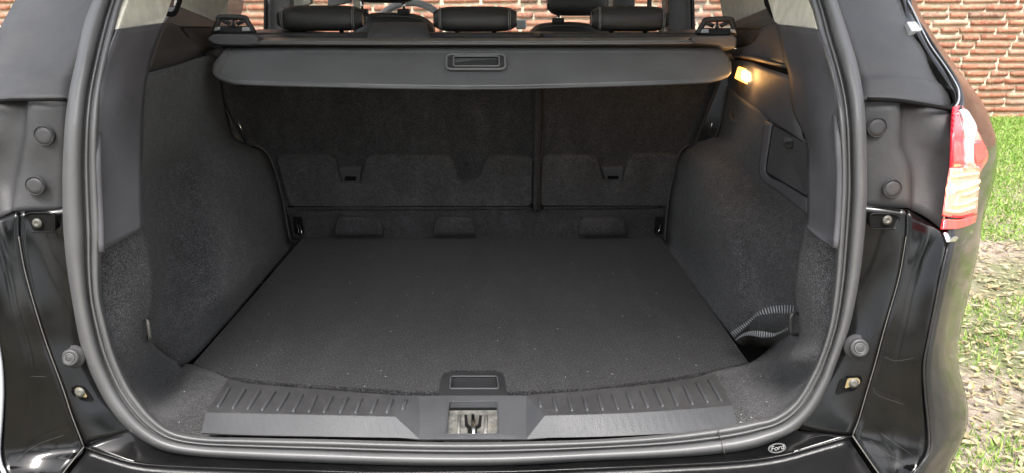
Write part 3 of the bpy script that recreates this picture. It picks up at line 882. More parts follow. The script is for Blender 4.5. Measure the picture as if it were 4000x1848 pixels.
# --- bolt recesses, bump stops
def slot(name, pts, Y, lab, screw, sr, dirt=True):
    o = slab(name, round_poly(pl(pts, Y), .007), M['black'], car, .004, 0, label=lab)
    tube('slot_rim', spline(round_poly([p + Vector((0, -.0012, 0)) for p in pl(pts, Y)], .007), 2, True), .0011, M['paint'], o, 6, True)
    c = P(screw[0], screw[1], Y - .004); r = sr / FPX * Y
    lathe('screw', c, Vector((0, -1, .1)), [(r * 1.3, 0), (r * 1.3, .0006), (r, .001), (r * .95, .0022), (r * .6, .0024), (r * .5, .0014), (.0004, .0014)], M['steel'], o, 16)
    return o
slot('hinge_slot', [(3396, 833), (3490, 836), (3513, 850), (3508, 885), (3490, 893), (3398, 893)], 1.022, 'black slot with a steel bolt under the right plug panel', (3466, 860), 15)
slot('hinge_slot', [(95, 845), (115, 830), (215, 832), (215, 905), (120, 905), (92, 880)], 1.022, 'black slot with a steel bolt under the left plug panel', (145, 872), 15)
def bolt_plate(pts, Y, screw, lab):
    o = slab('bolt_plate', round_poly(pl(pts, Y), .006), M['black'], car, .003, 0, label=lab)
    pc = sum(pl(pts, Y), Vector()) / len(pts)
    s = P(screw[0], screw[1], Y - .005)
    slab('brass_tab', round_poly([s + (p - pc) * .62 for p in pl(pts, Y)], .004), M['brass'], o, .001)
    lathe('screw', s, Vector((0, -1, .1)), [(.0075, 0), (.0075, .0006), (.0055, .001), (.005, .0022), (.003, .0022), (.0004, .0014)], M['steel'], o, 16)
bolt_plate([(3283, 1482), (3345, 1478), (3362, 1492), (3358, 1515), (3335, 1528), (3300, 1533), (3263, 1546)], .984, (3335, 1497), 'brassy bolt plate low on the right jamb')
bolt_plate([(283, 1530), (292, 1512), (320, 1508), (340, 1528), (368, 1572), (330, 1566), (295, 1556)], .984, (312, 1533), 'brassy bolt plate low on the left jamb')
def bump_stop(u, v, Y, rpx, lab):
    c = P(u, v, Y); r = rpx / FPX * Y * 1.05
    ax = Vector((-.15 if u > 2000 else .15, -1, .35))
    o = lathe('bump_stop', c, ax, [(r * 1.3, -.004), (r * 1.25, .0), (r * 1.0, .001), (r * .92, .006), (r * .85, .008), (r * .6, .009), (r * .55, .008), (r * .42, .009), (.0004, .0095)], M['bumpstop'], car, 32, label=lab)
    lathe('rubber_ring', c + ax.normalized() * .0083, ax, [(r * .52, 0), (r * .5, .0016), (r * .42, .0016), (r * .4, 0)], M['rubber'], o, 24)
bump_stop(3352, 1358, 1.0, 42, 'round rubber bump stop on the right jamb')
bump_stop(280, 1396, 1.0, 38, 'round rubber bump stop on the left jamb')

# --- tail lamp (right) on the body corner
def lens(name, pts4, mat, parent, off=0.006, **kw):
    return patch(name, [[P(p[0], p[1], p[2] - off) for p in r] for r in pts4], mat, parent, 4, thick=.004, **kw)
def LY(u, v):                         # depth of the lamp surface: wraps forward with u
    base = interp([(400, 1.075), (535, 1.03), (700, 1.02), (860, 1.0), (940, .985)], v)
    e = interp([(412, 3734), (535, 3722), (653, 3719), (729, 3707), (800, 3696), (900, 3680), (950, 3690)], v)
    return base - .016 + max(0, (u - e)) / 150.0 * 0.085
def lamp_rows(r, off=0.0): return [[(u, v, LY(u, v) - off) for u, v in row] for row in r]
lampb = lens('tail_lamp', lamp_rows([[(3733, 414), (3745, 412), (3760, 412)], [(3727, 450), (3760, 440), (3783, 447)], [(3724, 535), (3770, 530), (3832, 535)],
        [(3721, 645), (3780, 640), (3862, 612)], [(3712, 700), (3770, 690), (3828, 680)], [(3700, 790), (3770, 780), (3822, 765)],
        [(3690, 845), (3750, 850), (3818, 835)]]), M['red'], car, .004, label='lit red and clear tail lamp on the right rear corner')
lens('upper_red_lens', lamp_rows([[(3729, 442), (3736, 440), (3747, 438)], [(3725, 535), (3742, 530), (3768, 535)], [(3722, 652), (3745, 650), (3772, 650)]]), M['red'], lampb, .010)
lens('clear_lens', lamp_rows([[(3766, 470), (3785, 460), (3800, 480)], [(3772, 560), (3800, 545), (3835, 550)], [(3774, 652), (3800, 640), (3812, 652)],
                              [(3755, 660), (3790, 662), (3826, 665)], [(3745, 740), (3780, 735), (3824, 730)], [(3720, 840), (3760, 842), (3818, 826)]]), M['clear'], lampb, .010)
lens('sky_glare', lamp_rows([[(3752, 428), (3768, 424), (3786, 436)], [(3772, 480), (3795, 475), (3818, 500)], [(3776, 560), (3795, 556), (3806, 562)], [(3776, 648), (3792, 645), (3806, 650)]]), M['lens_glare'], lampb, .013)  # sky reflection painted as a pale patch over the red lens
lens('inner_clear_lens', lamp_rows([[(3720, 656), (3740, 656), (3752, 656)], [(3708, 729), (3728, 735), (3742, 735)], [(3692, 840), (3705, 845), (3718, 845)]]), M['clear'], lampb, .010)
lens('side_red_lens', lamp_rows([[(3808, 552), (3822, 548), (3836, 552)], [(3804, 600), (3830, 600), (3858, 598)], [(3812, 640), (3838, 628), (3860, 612)]]), M['red_lit'], lampb, .012)
lens('lower_red_lens', lamp_rows([[(3692, 856), (3750, 858), (3818, 840)], [(3688, 878), (3748, 880), (3812, 862)], [(3684, 896), (3748, 892), (3812, 868)]]), M['red_lit'], lampb, .010)
for k, (a, b_, c_) in enumerate([((3722, 690), (3770, 682), (3822, 676)), ((3712, 735), (3762, 733), (3822, 708)), ((3762, 760), (3795, 752), (3822, 735)),
                                 ((3728, 800), (3770, 795), (3815, 775)), ((3700, 822), (3745, 826), (3806, 808))]):
    tube('light_element', spline([P(p[0], p[1], LY(*p) - .018) for p in (a, b_, c_)], 6), 0.0016 + 0.0016 * (k == 1), M['glow'], lampb, 6)
lathe('bulb_hotspot', P(3716, 738, .985), Vector((0, -1, 0)), [(.007, 0), (.006, .003), (.0005, .005)], M['amber_core'], lampb, 12)
tube('lamp_edge', spline([P(u, v, y - .008) for u, v, y in [(3731, 425, 1.07), (3725, 447, 1.06), (3722, 535, 1.03), (3718, 653, 1.02), (3707, 729, 1.015), (3695, 800, 1.005), (3682, 888, .995)]], 5), .0014,
     simple('pale lamp gasket', (.62, .58, .40), .4), lampb, 6)
lens('chrome_trim', [[(3690, 905, .995), (3740, 908, 1.03), (3800, 884, 1.10)], [(3698, 925, .99), (3745, 925, 1.02), (3802, 900, 1.09)], [(3706, 946, .985), (3745, 940, 1.02), (3800, 912, 1.09)]], M['chrome'], car, .012,
     label='bright chrome piece under the tail lamp')
lens('side_reflector', [[(3794, 370, 1.20), (3799, 368, 1.22), (3804, 370, 1.24)], [(3812, 405, 1.20), (3820, 402, 1.22), (3830, 405, 1.24)], [(3838, 438, 1.2), (3843, 440, 1.22), (3847, 444, 1.24)]], M['red'], car, .010,
     label='thin red marker on the shoulder above the tail lamp')

# ------------------------------------------------------------------ load space
# floor board: thing on its own (lifts out)
floor = thing('load_floor', (0, 1.6, 0.65), 'black carpeted load floor board with a recessed pull handle', 'floor board')
FZ = .66
bl = [(1188, 921), (2578, 921), (2927, 1416), (2800, 1447), (2620, 1480), (2300, 1520)]
fr_ = [(1968, 1535), (1960, 1462), (1935, 1450), (1765, 1450), (1735, 1462), (1718, 1535)]
bl2 = [(1400, 1520), (1100, 1500), (890, 1475), (750, 1422)]
brd = slab('floor_board', [PZ(u, v, FZ) for u, v in bl + fr_ + bl2], M['board'], floor, .02, .004)
# handle tray
hp = [(1712, 1565), (1722, 1475), (1742, 1454), (1950, 1454), (1972, 1475), (1986, 1565)]
hole = [(1757, 1518), (1762, 1470), (1942, 1470), (1948, 1518)]
hz = FZ + .001
def ring_plate(name, outl, holel, depth, mat, parent, wall_mat=None, **kw):
    """flat plate with a hole that has walls and a bottom"""
    N = len(outl)
    H = len(holel)
    vs = list(outl) + list(holel) + [p + depth for p in holel]
    # bridge by angle
    bm = bmesh.new()
    bv = [bm.verts.new(v) for v in vs]
    eo = [bm.edges.new((bv[i], bv[(i + 1) % N])) for i in range(N)]
    eh = [bm.edges.new((bv[N + i], bv[N + (i + 1) % H])) for i in range(H)]
    bmesh.ops.triangle_fill(bm, use_beauty=True, edges=eo + eh)
    for i in range(H):
        j = (i + 1) % H
        bm.faces.new((bv[N + i], bv[N + j], bv[N + H + j], bv[N + H + i]))
    bm.faces.new([bv[N + H + i] for i in range(H)])
    bmesh.ops.recalc_face_normals(bm, faces=bm.faces)
    me = bpy.data.meshes.new(name); bm.to_mesh(me); bm.free()
    me.materials.append(mat)
    o = bpy.data.objects.new(name, me); col.objects.link(o)
    if parent:
        o.parent = parent
        o.matrix_parent_inverse = Matrix.Translation(parent.location if parent.type == 'EMPTY' else Vector((0, 0, 0))).inverted()
    for k, v in kw.items(): o[k] = v
    return o
hd = ring_plate('pull_handle', round_poly([PZ(u, v, hz) for u, v in hp], .014), round_poly([PZ(u, v, hz) for u, v in hole], .005), Vector((0, -.004, -.03)), M['plastic_dark'], floor)
tube('handle_rim', round_poly([PZ(u, v, hz + .0008) for u, v in hole], .005), .0014, M['plastic'], hd, 6, True)
# cavity below the floor (hidden well, dark)
box('under_floor_tray', Vector((0, 1.6, .50)), Vector((1.30, 1.2, .02)), M['black'], car, 0)

# --- side linings: carpet
Lr = rows([(562, 292, 1.2), (640, 272, 1.32), (720, 248, 1.46), (800, 222, 1.66), (856, 213, 1.88)],
          [(560, 430, 1.2), (640, 420, 1.34), (725, 400, 1.48), (815, 390, 1.68), (880, 410, 1.92)],
          [(552, 600, 1.2), (620, 560, 1.35), (720, 535, 1.5), (825, 520, 1.68), (915, 535, 1.96)],
          [(548, 700, 1.22), (600, 640, 1.36), (705, 605, 1.52), (830, 592, 1.68), (985, 565, 1.99)],
          [(545, 760, 1.26), (600, 690, 1.42), (700, 650, 1.55), (838, 625, 1.665), (1040, 596, 2.0)],
          [(545, 840, 1.25), (610, 790, 1.42), (725, 760, 1.53), (848, 740, 1.61), (1080, 688, 2.02)],
          [(545, 960, 1.22), (625, 930, 1.38), (740, 900, 1.47), (870, 860, 1.555), (1105, 780, 2.05)],
          [(550, 1130, 1.19), (635, 1120, 1.33), (760, 1080, 1.42), (900, 1030, 1.50), (1125, 890, 2.08)],
          [(560, 1300, 1.17), (660, 1270, 1.27), (790, 1210, 1.36), (925, 1120, 1.47), (1135, 935, 2.09)],
          [(560, 1395, 'z', .668), (712, 1428, 'z', .660), (863, 1290, 'z', .655), (970, 1168, 'z', .655), (1150, 950, 'z', .655)])
patch('side_carpet', Lr, M['carpet'], car, 5, 5, thick=.006, label='black carpeted side lining over the left wheel arch')
Rr = rows([(2838, 335, 1.90), (2904, 391, 1.65), (2970, 435, 1.5), (3090, 511, 1.35), (3170, 575, 1.22)],
          [(2817, 451, 1.93), (2890, 470, 1.7), (2960, 500, 1.5), (3060, 560, 1.38), (3172, 640, 1.24)],
          [(2795, 530, 1.97), (2870, 560, 1.72), (2950, 600, 1.54), (3040, 680, 1.40), (3172, 740, 1.25)],
          [(2690, 568, 1.99), (2815, 612, 1.76), (2930, 680, 1.60), (3040, 770, 1.44), (3172, 860, 1.27)],
          [(2650, 606, 2.0), (2780, 660, 1.72), (2905, 735, 1.58), (3040, 830, 1.43), (3172, 920, 1.27)],
          [(2630, 690, 2.02), (2770, 760, 1.66), (2900, 810, 1.53), (3040, 890, 1.39), (3172, 990, 1.25)],
          [(2614, 770, 2.05), (2790, 870, 1.58), (2920, 920, 1.46), (3060, 1000, 1.34), (3165, 1080, 1.22)],
          [(2603, 870, 2.08), (2820, 1020, 1.52), (2940, 1060, 1.42), (3060, 1120, 1.32), (3155, 1200, 1.2)],
          [(2597, 920, 2.10), (2835, 1180, 1.48), (2940, 1230, 1.38), (3050, 1270, 1.28), (3145, 1310, 1.19)],
          [(2588, 945, 'z', .655), (2838, 1290, 'z', .655), (2925, 1350, 'z', .60), (3040, 1370, 'z', .57), (3135, 1390, 'z', .58)])
patch('side_carpet', Rr, M['carpet'], car, 5, 5, thick=.006, label='black carpeted side lining over the right wheel arch')
# pocket bottom on the right
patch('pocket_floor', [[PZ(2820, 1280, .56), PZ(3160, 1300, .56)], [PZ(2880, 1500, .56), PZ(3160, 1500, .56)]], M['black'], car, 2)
# piping along the trim edges at the seat back
tube('trim_lip', spline(pl([(856, 300, 1.88), (868, 380, 1.91), (895, 460, 1.935), (921, 541, 1.955), (985, 562, 1.985), (1040, 594, 1.995), (1075, 668, 2.01), (1103, 775, 2.04), (1122, 880, 2.07), (1134, 953, 2.085)]), 5), .0028, M['plastic'], car, 6)
tube('trim_lip', spline(pl([(2838, 340, 1.89), (2819, 450, 1.92), (2797, 528, 1.955), (2762, 552, 1.975), (2690, 566, 1.985), (2652, 602, 1.995), (2630, 688, 2.01), (2613, 768, 2.04), (2602, 868, 2.07), (2597, 942, 2.085)]), 5), .0028, M['plastic'], car, 6)
# front corners / flanges
Lf = rows([(550, 872, 1.12), (470, 925, 1.07), (372, 985, 1.03)], [(575, 959, 1.12), (485, 1000, 1.07), (370, 1040, 1.03)],
          [(600, 1100, 1.125), (500, 1130, 1.07), (370, 1140, 1.025)], [(592, 1229, 1.135), (505, 1260, 1.07), (398, 1290, 1.02)],
          [(600, 1345, 1.16), (520, 1390, 1.075), (430, 1400, 1.015)], [(700, 1418, 'z', .664), (610, 1520, 'z', .672), (500, 1540, 1.012)],
          [(750, 1424, 'z', .662), (700, 1590, 'z', .672), (590, 1665, 1.008)], [(900, 1470, 'z', .657), (800, 1600, 'z', .655), (740, 1720, 'z', .652)],
          [(1000, 1490, 'z', .650), (930, 1650, 'z', .645), (880, 1740, 'z', .640)])
patch('corner_carpet', Lf, M['carpet'], car, 5, 5, thick=.004, label='carpeted corner between left lining and weatherstrip')
Rf = rows([(3150, 852, 1.12), (3205, 910, 1.07), (3295, 965, 1.03)], [(3130, 955, 1.12), (3195, 990, 1.07), (3295, 1020, 1.03)],
          [(3107, 1074, 1.125), (3180, 1090, 1.07), (3290, 1100, 1.025)], [(3104, 1184, 1.13), (3170, 1200, 1.07), (3275, 1210, 1.02)],
          [(3102, 1290, 1.145), (3155, 1330, 1.075), (3255, 1310, 1.015)], [(3030, 1340, 'z', .69), (3100, 1410, 1.085), (3225, 1400, 1.012)],
          [(2932, 1416, 'z', .663), (3030, 1500, 'z', .672), (3180, 1510, 1.01)], [(2800, 1444, 'z', .658), (2900, 1590, 'z', .656), (3010, 1670, 'z', .655)],
          [(2650, 1470, 'z', .650), (2780, 1620, 'z', .645), (2860, 1720, 'z', .64)])
patch('corner_carpet', Rf, M['carpet'], car, 5, 5, thick=.004, label='carpeted corner between the strap pocket and weatherstrip')

# --- hard plastic side panels
PLr = rows([(500, -60, 1.2), (590, -60, 1.26), (700, -60, 1.33)],
           [(462, 114, 1.13), (560, 102, 1.2), (640, 94, 1.28)], [(415, 240, 1.09), (510, 240, 1.15), (592, 232, 1.24)],
           [(388, 360, 1.06), (480, 380, 1.1), (565, 380, 1.18)], [(372, 520, 1.04), (460, 540, 1.08), (558, 560, 1.15)],
           [(368, 700, 1.03), (460, 730, 1.065), (556, 740, 1.11)], [(372, 850, 1.02), (462, 830, 1.058), (558, 820, 1.105)], [(378, 990, 1.012), (470, 942, 1.052), (560, 890, 1.10)])
patch('side_trim', PLr[1:], M['plastic'], car, 5, 5, thick=.003, label='grey hard plastic side trim left of the load space')
PRr = rows([(3036, 100, 1.30), (3110, 107, 1.2), (3200, 116, 1.13)], [(3060, 225, 1.27), (3145, 240, 1.16), (3248, 250, 1.08)],
           [(3082, 300, 1.25), (3170, 350, 1.12), (3278, 380, 1.05)], [(3095, 430, 1.24), (3180, 470, 1.10), (3300, 520, 1.035)],
           [(3150, 555, 1.16), (3205, 600, 1.08), (3305, 690, 1.03)], [(3154, 700, 1.12), (3220, 740, 1.065), (3303, 790, 1.022)],
           [(3152, 856, 1.10), (3215, 900, 1.055), (3290, 950, 1.015)], [(3144, 885, 1.10), (3195, 925, 1.052), (3275, 974, 1.012)])
patch('side_trim', PRr, M['plastic'], car, 5, 5, thick=.003, label='grey hard plastic side trim right of the load space')
tube('trim_edge', spline([P(u, v, y) for u, v, y in [(384, 520, 1.05), (384, 620, 1.03), (388, 730, 1.025), (394, 850, 1.018), (398, 984, 1.008)]], 4), .0045, M['plastic'], car, 8)
tube('trim_edge', spline([P(u, v, y) for u, v, y in [(3262, 430, 1.065), (3272, 560, 1.03), (3277, 700, 1.022), (3272, 850, 1.015), (3262, 968, 1.005)]], 4), .0045, M['plastic'], car, 8)
# plastic lamp area (right) between the ledge and the carpet
PLa = rows([(2836, 232, 1.88), (2911, 240, 1.66), (2998, 270, 1.45), (3090, 300, 1.27)],
           [(2840, 290, 1.88), (2915, 310, 1.66), (3000, 350, 1.45), (3112, 390, 1.245)],
           [(2845, 345, 1.88), (2910, 397, 1.64), (3000, 455, 1.44), (3130, 530, 1.22)],
           [(2850, 352, 1.90), (2912, 402, 1.66), (3002, 462, 1.46), (3160, 570, 1.2)])
patch('lamp_trim', PLa, M['plastic'], car, 4, 5, thick=.003, label='grey plastic trim round the lit load space lamp')
# cargo lamp
lampc = slab('cargo_lamp', round_poly([P(u, v, y) for u, v, y in [(2882, 260, 1.735), (2927, 270, 1.63), (2932, 338, 1.62), (2868, 306, 1.745)]], .006), M['amber'], car, .012, .002,
             label='lit orange load space lamp on the right trim')
slab('lamp_bulb', round_poly([P(u, v, y) for u, v, y in [(2898, 276, 1.685), (2923, 284, 1.62), (2923, 318, 1.615), (2898, 308, 1.68)]], .006), M['amber_core'], lampc, .002)
cl = bpy.data.lights.new('cargo_lamp_light', 'POINT'); cl.energy = 0.09; cl.color = (1, .5, .16); cl.shadow_soft_size = .02
clo = bpy.data.objects.new('cargo_lamp_light', cl); clo.location = P(2912, 300, 1.58); col.objects.link(clo)
clo.parent = lampc
# ledges above the linings
def ledge(rowsT, rowsB, lab, mat=M['plastic']):
    o = patch('cover_ledge', rows(*rowsT), mat, car, 4, 5, thick=.004, label=lab)
    return o
ledge([[(2836, 200, 1.86), (2936, 170, 1.66), (2975, 108, 1.55), (3040, 96, 1.31)],
       [(2846, 206, 1.85), (2942, 196, 1.62), (3010, 186, 1.47), (3062, 190, 1.285)],
       [(2860, 212, 1.83), (2944, 220, 1.60), (3010, 236, 1.45), (3072, 254, 1.27)]], None, 'grey plastic ledge above the load space lamp')
patch('ledge_lip', rows([(2850, 209, 1.84), (2935, 218, 1.60), (3006, 238, 1.445), (3070, 256, 1.265)], [(2852, 216, 1.83), (2933, 225, 1.595), (3006, 245, 1.44), (3074, 262, 1.262)],
                        [(2850, 222, 1.86), (2925, 232, 1.64), (3000, 252, 1.48), (3078, 270, 1.29)]), M['plastic'], car, 3, thick=0.002)
patch('ledge_slot', rows([(2836, 214, 1.92), (2915, 222, 1.72), (3000, 246, 1.54), (3074, 262, 1.34)], [(2836, 232, 1.92), (2911, 242, 1.72), (2998, 272, 1.52), (3086, 300, 1.33)]), M['black'], car, 3)
ledge([[(645, 92, 1.29), (692, 98, 1.45), (740, 150, 1.62), (835, 190, 1.86)],
       [(612, 180, 1.26), (660, 185, 1.42), (735, 176, 1.58), (825, 196, 1.85)],
       [(597, 228, 1.24), (660, 208, 1.40), (745, 190, 1.56), (815, 204, 1.84)],
       [(580, 262, 1.225), (655, 240, 1.385), (745, 212, 1.555), (812, 212, 1.84)],
       [(562, 296, 1.22), (645, 272, 1.375), (735, 246, 1.55), (812, 222, 1.86)]], None, 'grey plastic ledge above the left lining', M['brown'])
patch('cover_guide', rows([(798, 193, 1.84), (870, 190, 1.84)], [(796, 203, 1.80), (868, 202, 1.80)]), M['plastic'], car, 2, thick=.012)
patch('cover_guide', rows([(2820, 190, 1.84), (2880, 196, 1.84)], [(2822, 214, 1.80), (2874, 214, 1.80)]), M['plastic'], car, 2, thick=.012)

# jack cover panel
jc = round_poly([P(u, v, y) for u, v, y in [(3019, 486, 1.405), (3158, 562, 1.20), (3158, 772, 1.20), (2992, 672, 1.415)]], .012)
jco = slab('jack_cover', jc, M['plastic_mid'], car, .004, .002, label='removable cover panel with a turn knob in the right lining')
tube('cover_gap', [p + Vector((-.001, -.001, 0)) for p in jc], .0009, M['black'], jco, 6, True)
patch('cover_frame', rows([(2985, 470, 1.45), (2975, 560, 1.45), (2968, 690, 1.44), (3060, 765, 1.34), (3160, 850, 1.20)], [(3016, 484, 1.41), (3003, 560, 1.41), (2990, 676, 1.415), (3065, 722, 1.325), (3160, 780, 1.195)]), M['plastic'], jco, 4, thick=.004)
kc = P(3085, 556, 1.29)
lathe('turn_knob', kc, Vector((-.6, -1, .1)), [(.012, -.004), (.012, .002), (.0105, .005), (.004, .006), (.0005, .006)], M['plastic_dark'], jco, 20)
box('knob_grip', kc + Vector((-.005, -.008, 0)), Vector((.018, .006, .005)), M['plastic_dark'], jco, .0015)
# bag hook
tube('bag_hook', spline(pl([(2858, 432, 1.80), (2856, 452, 1.78), (2864, 468, 1.76), (2880, 474, 1.74), (2892, 464, 1.74)]), 4), [.006] * 16 + [.003], M['plastic'], car, 8)
slab('hook_recess', round_poly(pl([(2870, 434, 1.79), (2892, 444, 1.72), (2892, 466, 1.72), (2874, 462, 1.78)]), .004), M['black'], car, .003)
# tie-down loops
def loop(pts, r, lab, mat=M['chrome']):
    return tube('tie_down_loop', spline(pl(pts), 4), r, mat, car, 8, label=lab)
loop([(3118, 1222, 1.12), (3100, 1224, 1.11), (3090, 1236, 1.105), (3088, 1270, 1.105), (3090, 1298, 1.105), (3098, 1305, 1.11), (3112, 1307, 1.12)], .0035, 'black wire loop at the mouth of the strap pocket', M['plastic_dark'])
loop([(556, 1250, 1.13), (575, 1252, 1.11), (579, 1270, 1.105), (583, 1300, 1.105), (585, 1322, 1.11), (578, 1330, 1.13)], .0028, 'wire loop low on the left flange', M['steel'])
slab('loop_recess', round_poly(pl([(552, 1246, 1.128), (578, 1240, 1.122), (588, 1335, 1.125), (565, 1330, 1.13)]), .008), M['black'], car, .003)
loop([(1160, 872, 2.09), (1163, 890, 2.08), (1170, 915, 2.07), (1176, 920, 2.06), (1178, 905, 2.06), (1172, 888, 2.07), (1170, 872, 2.09)], .0022, 'chrome loop at the left rear floor corner')
loop([(2579, 872, 2.09), (2578, 885, 2.07), (2573, 903, 2.06), (2565, 914, 2.07)], .0026, 'chrome loop at the right rear floor corner')
slab('loop_recess', round_poly(pl([(1142, 832, 2.098), (1178, 842, 2.098), (1188, 916, 2.098), (1150, 916, 2.098)]), .01), M['black'], car, .003)
slab('loop_recess', round_poly(pl([(2562, 832, 2.098), (2592, 832, 2.098), (2590, 916, 2.098), (2555, 916, 2.098)]), .01), M['black'], car, .003)
tube('release_wire', pl([(930, 474, 1.90), (945, 510, 1.91), (964, 545, 1.92)]), .0022, M['chrome'], car, 6)
tube('release_wire', pl([(2782, 482, 1.90), (2776, 505, 1.91), (2765, 533, 1.92)]), .0022, M['chrome'], car, 6)

# ------------------------------------------------------------------ sill plate
lt = [(889, 1483), (1000, 1501), (1310, 1526), (1543, 1545), (1636, 1550)]
lm = [(804, 1611), (1000, 1615), (1310, 1621), (1543, 1627)]
lb = [(788, 1691), (1000, 1700), (1310, 1706), (1560, 1710), (1637, 1712)]
def resample(pts, n):
    c = spline(pts, 12)
    L = [0]
    for a, b_ in zip(c, c[1:]): L.append(L[-1] + (b_ - a).length)
    out = []
    for i in range(n):
        t = L[-1] * i / (n - 1)
        k = 0
        while k < len(L) - 2 and L[k + 1] < t: k += 1
        out.append(c[k].lerp(c[k + 1], (t - L[k]) / max(1e-9, L[k + 1] - L[k])))
    return out
def sill_half(tops, mids, bots, fu, lab, z0=.668, z1=.681):
    T = [PZ(u, v, z0) for u, v in tops]; Mi = [PZ(u, v, z1) for u, v in mids]; B = [P(u, v, 1.045) for u, v in bots]
    T = resample(T[:-1], 25) + [T[-1]]; Mi = resample(Mi, 25); B = resample(B[:-1], 25) + [B[-1]]
    vs = T + Mi + B
    nT, nM = len(T), len(Mi)
    fs = []
    for i in range(nM - 1):
        fs.append((i, i + 1, nT + i + 1, nT + i)); fs.append((nT + i, nT + i + 1, nT + nM + i + 1, nT + nM + i))
    # facet to the central block
    fs.append((nM - 1, nT - 1, nT + nM - 1)); fs.append((nT - 1, nT + nM + nM, nT + nM - 1)); fs.append((nT + nM - 1, nT + nM + nM, nT + nM + nM - 1))
    me = bpy.data.meshes.new('sill_plate')
    return vs, fs
# build whole plate in one mesh; end skirts added
def build_sill():
    bm = bmesh.new()
    def add(vs, fs):
        bv = [bm.verts.new(v) for v in vs]
        for f in fs:
            try: bm.faces.new([bv[i] for i in f])
            except ValueError: pass
    vs, fs = sill_half(lt, lm, lb, 0, '')
    add(vs, fs)
    rt = [(2792, 1460), (2621, 1491), (2440, 1512), (2233, 1531), (2056, 1550)]
    rm = [(2862, 1584), (2700, 1597), (2440, 1613), (2128, 1623)]
    rb = [(2880, 1668), (2700, 1688), (2388, 1704), (2140, 1710), (2058, 1712)]
    vs, fs = sill_half(rt, rm, rb, 0, '')
    add(vs, [f[::-1] for f in fs])
    # centre block with the latch opening
    o = [(1636, 1550, .668), (2056, 1550, .668)]
    TL, TR = PZ(1636, 1550, .668), PZ(2056, 1550, .668)
    BL, BR = P(1637, 1712, 1.045), P(2058, 1712, 1.045)
    def on(u, v):                   # point on the centre plane
        nrm = (TR - TL).cross(BL - TL).normalized(); d = ray(u, v)
        return CAM + d * ((TL - CAM).dot(nrm) / d.dot(nrm))
    hole_ = round_poly([on(1753, 1569), on(1944, 1568), on(1946, 1697), on(1742, 1698)], .008)
    outl = [TL, TR, BR, BL]
    bv = [bm.verts.new(v) for v in outl + hole_]
    eo = [bm.edges.new((bv[i], bv[(i + 1) % 4])) for i in range(4)]
    H = len(hole_)
    eh = [bm.edges.new((bv[4 + i], bv[4 + (i + 1) % H])) for i in range(H)]
    bmesh.ops.triangle_fill(bm, use_beauty=True, edges=eo + eh)
    lo = [bm.verts.new(p + Vector((0, .0, -.014))) for p in hole_]
    for i in range(H):
        j = (i + 1) % H
        bm.faces.new((bv[4 + i], bv[4 + j], lo[j], lo[i]))
    # outer skirts: drop every open boundary edge except the hole floor
    bmesh.ops.remove_doubles(bm, verts=bm.verts, dist=.0004)
    bmesh.ops.recalc_face_normals(bm, faces=bm.faces)
    me = bpy.data.meshes.new('sill_plate'); bm.to_mesh(me); bm.free()
    return me, hole_, on
sme, hole_, on_plane = build_sill()
sme.materials.append(M['sill']); sme.materials.append(M['sill_top'])
for pg in sme.polygons:
    ridge_tab = sorted([(PZ(u, v, .681).x, PZ(u, v, .681).y) for u, v in [(780, 1611), (804, 1611), (1000, 1615), (1310, 1621), (1543, 1627), (2128, 1623), (2440, 1613), (2700, 1597), (2862, 1584), (2890, 1583)]])
    if pg.center.y > interp(ridge_tab, pg.center.x) and (pg.center.x < PZ(1540, 1620, .681).x or pg.center.x > PZ(2128, 1620, .681).x): pg.material_index = 1
sill = bpy.data.objects.new('sill_plate', sme); col.objects.link(sill)
sill.parent = car; sill.matrix_parent_inverse = Matrix.Translation(car.location).inverted()
sill['label'] = 'grained grey plastic sill plate with ribs along the load lip'
bev(sill, .003, 3, 20)
solid(sill, .003, 1 if False else -1)
tube('opening_rim', [p + Vector((0, 0, .0005)) for p in hole_], .0013, M['sill'], sill, 6, True)
# ribs on the top faces
ribsL = [((897, 1514), (850, 1593)), ((958, 1519), (908, 1598)), ((1016, 1524), (967, 1601)), ((1074, 1528), (1023, 1605)), ((1128, 1534), (1082, 1607)), ((1182, 1539), (1144, 1610)),
         ((1237, 1544), (1206, 1612)), ((1299, 1547), (1264, 1613)), ((1357, 1552), (1328, 1615)), ((1411, 1556), (1388, 1615)), ((1472, 1559), (1450, 1616)), ((1532, 1561), (1511, 1615)), ((1586, 1563), (1573, 1600))]
z7 = lambda a, b_: (2000 + a / 1.288, 924 + b_ / 1.288)
ribsR = [(z7(138, 815), z7(145, 862)), (z7(210, 812), z7(225, 880)), (z7(285, 805), z7(303, 880)), (z7(360, 802), z7(380, 878)), (z7(433, 795), z7(457, 875)), (z7(507, 790), z7(535, 872)),
         (z7(578, 782), z7(608, 867)), (z7(648, 773), z7(685, 862)), (z7(718, 763), z7(760, 858)), (z7(792, 756), z7(835, 852)), (z7(865, 748), z7(910, 847)), (z7(930, 734), z7(985, 838)), (z7(990, 718), z7(1055, 830))]
def sill_z(v, vt, vm): return .668 + .013 * max(0, min(1, (v - vt) / max(1, vm - vt)))
for (t_, b_) in ribsL + ribsR:
    vt = interp([(889, 1483), (1310, 1526), (1640, 1550), (2056, 1550), (2440, 1512), (2792, 1460)], t_[0])
    vm = interp([(804, 1611), (1310, 1621), (1543, 1627), (2128, 1623), (2440, 1613), (2862, 1584)], b_[0])
    a = PZ(t_[0], t_[1], sill_z(t_[1], vt, vm) + .0006); c = PZ(b_[0], b_[1], sill_z(b_[1], vt, vm) + .0006)
    tube('rib', [a, a.lerp(c, .06), a.lerp(c, .5), a.lerp(c, .94), c], [.0016, .0036, .0036, .0036, .0016], M['sill'], sill, 8)
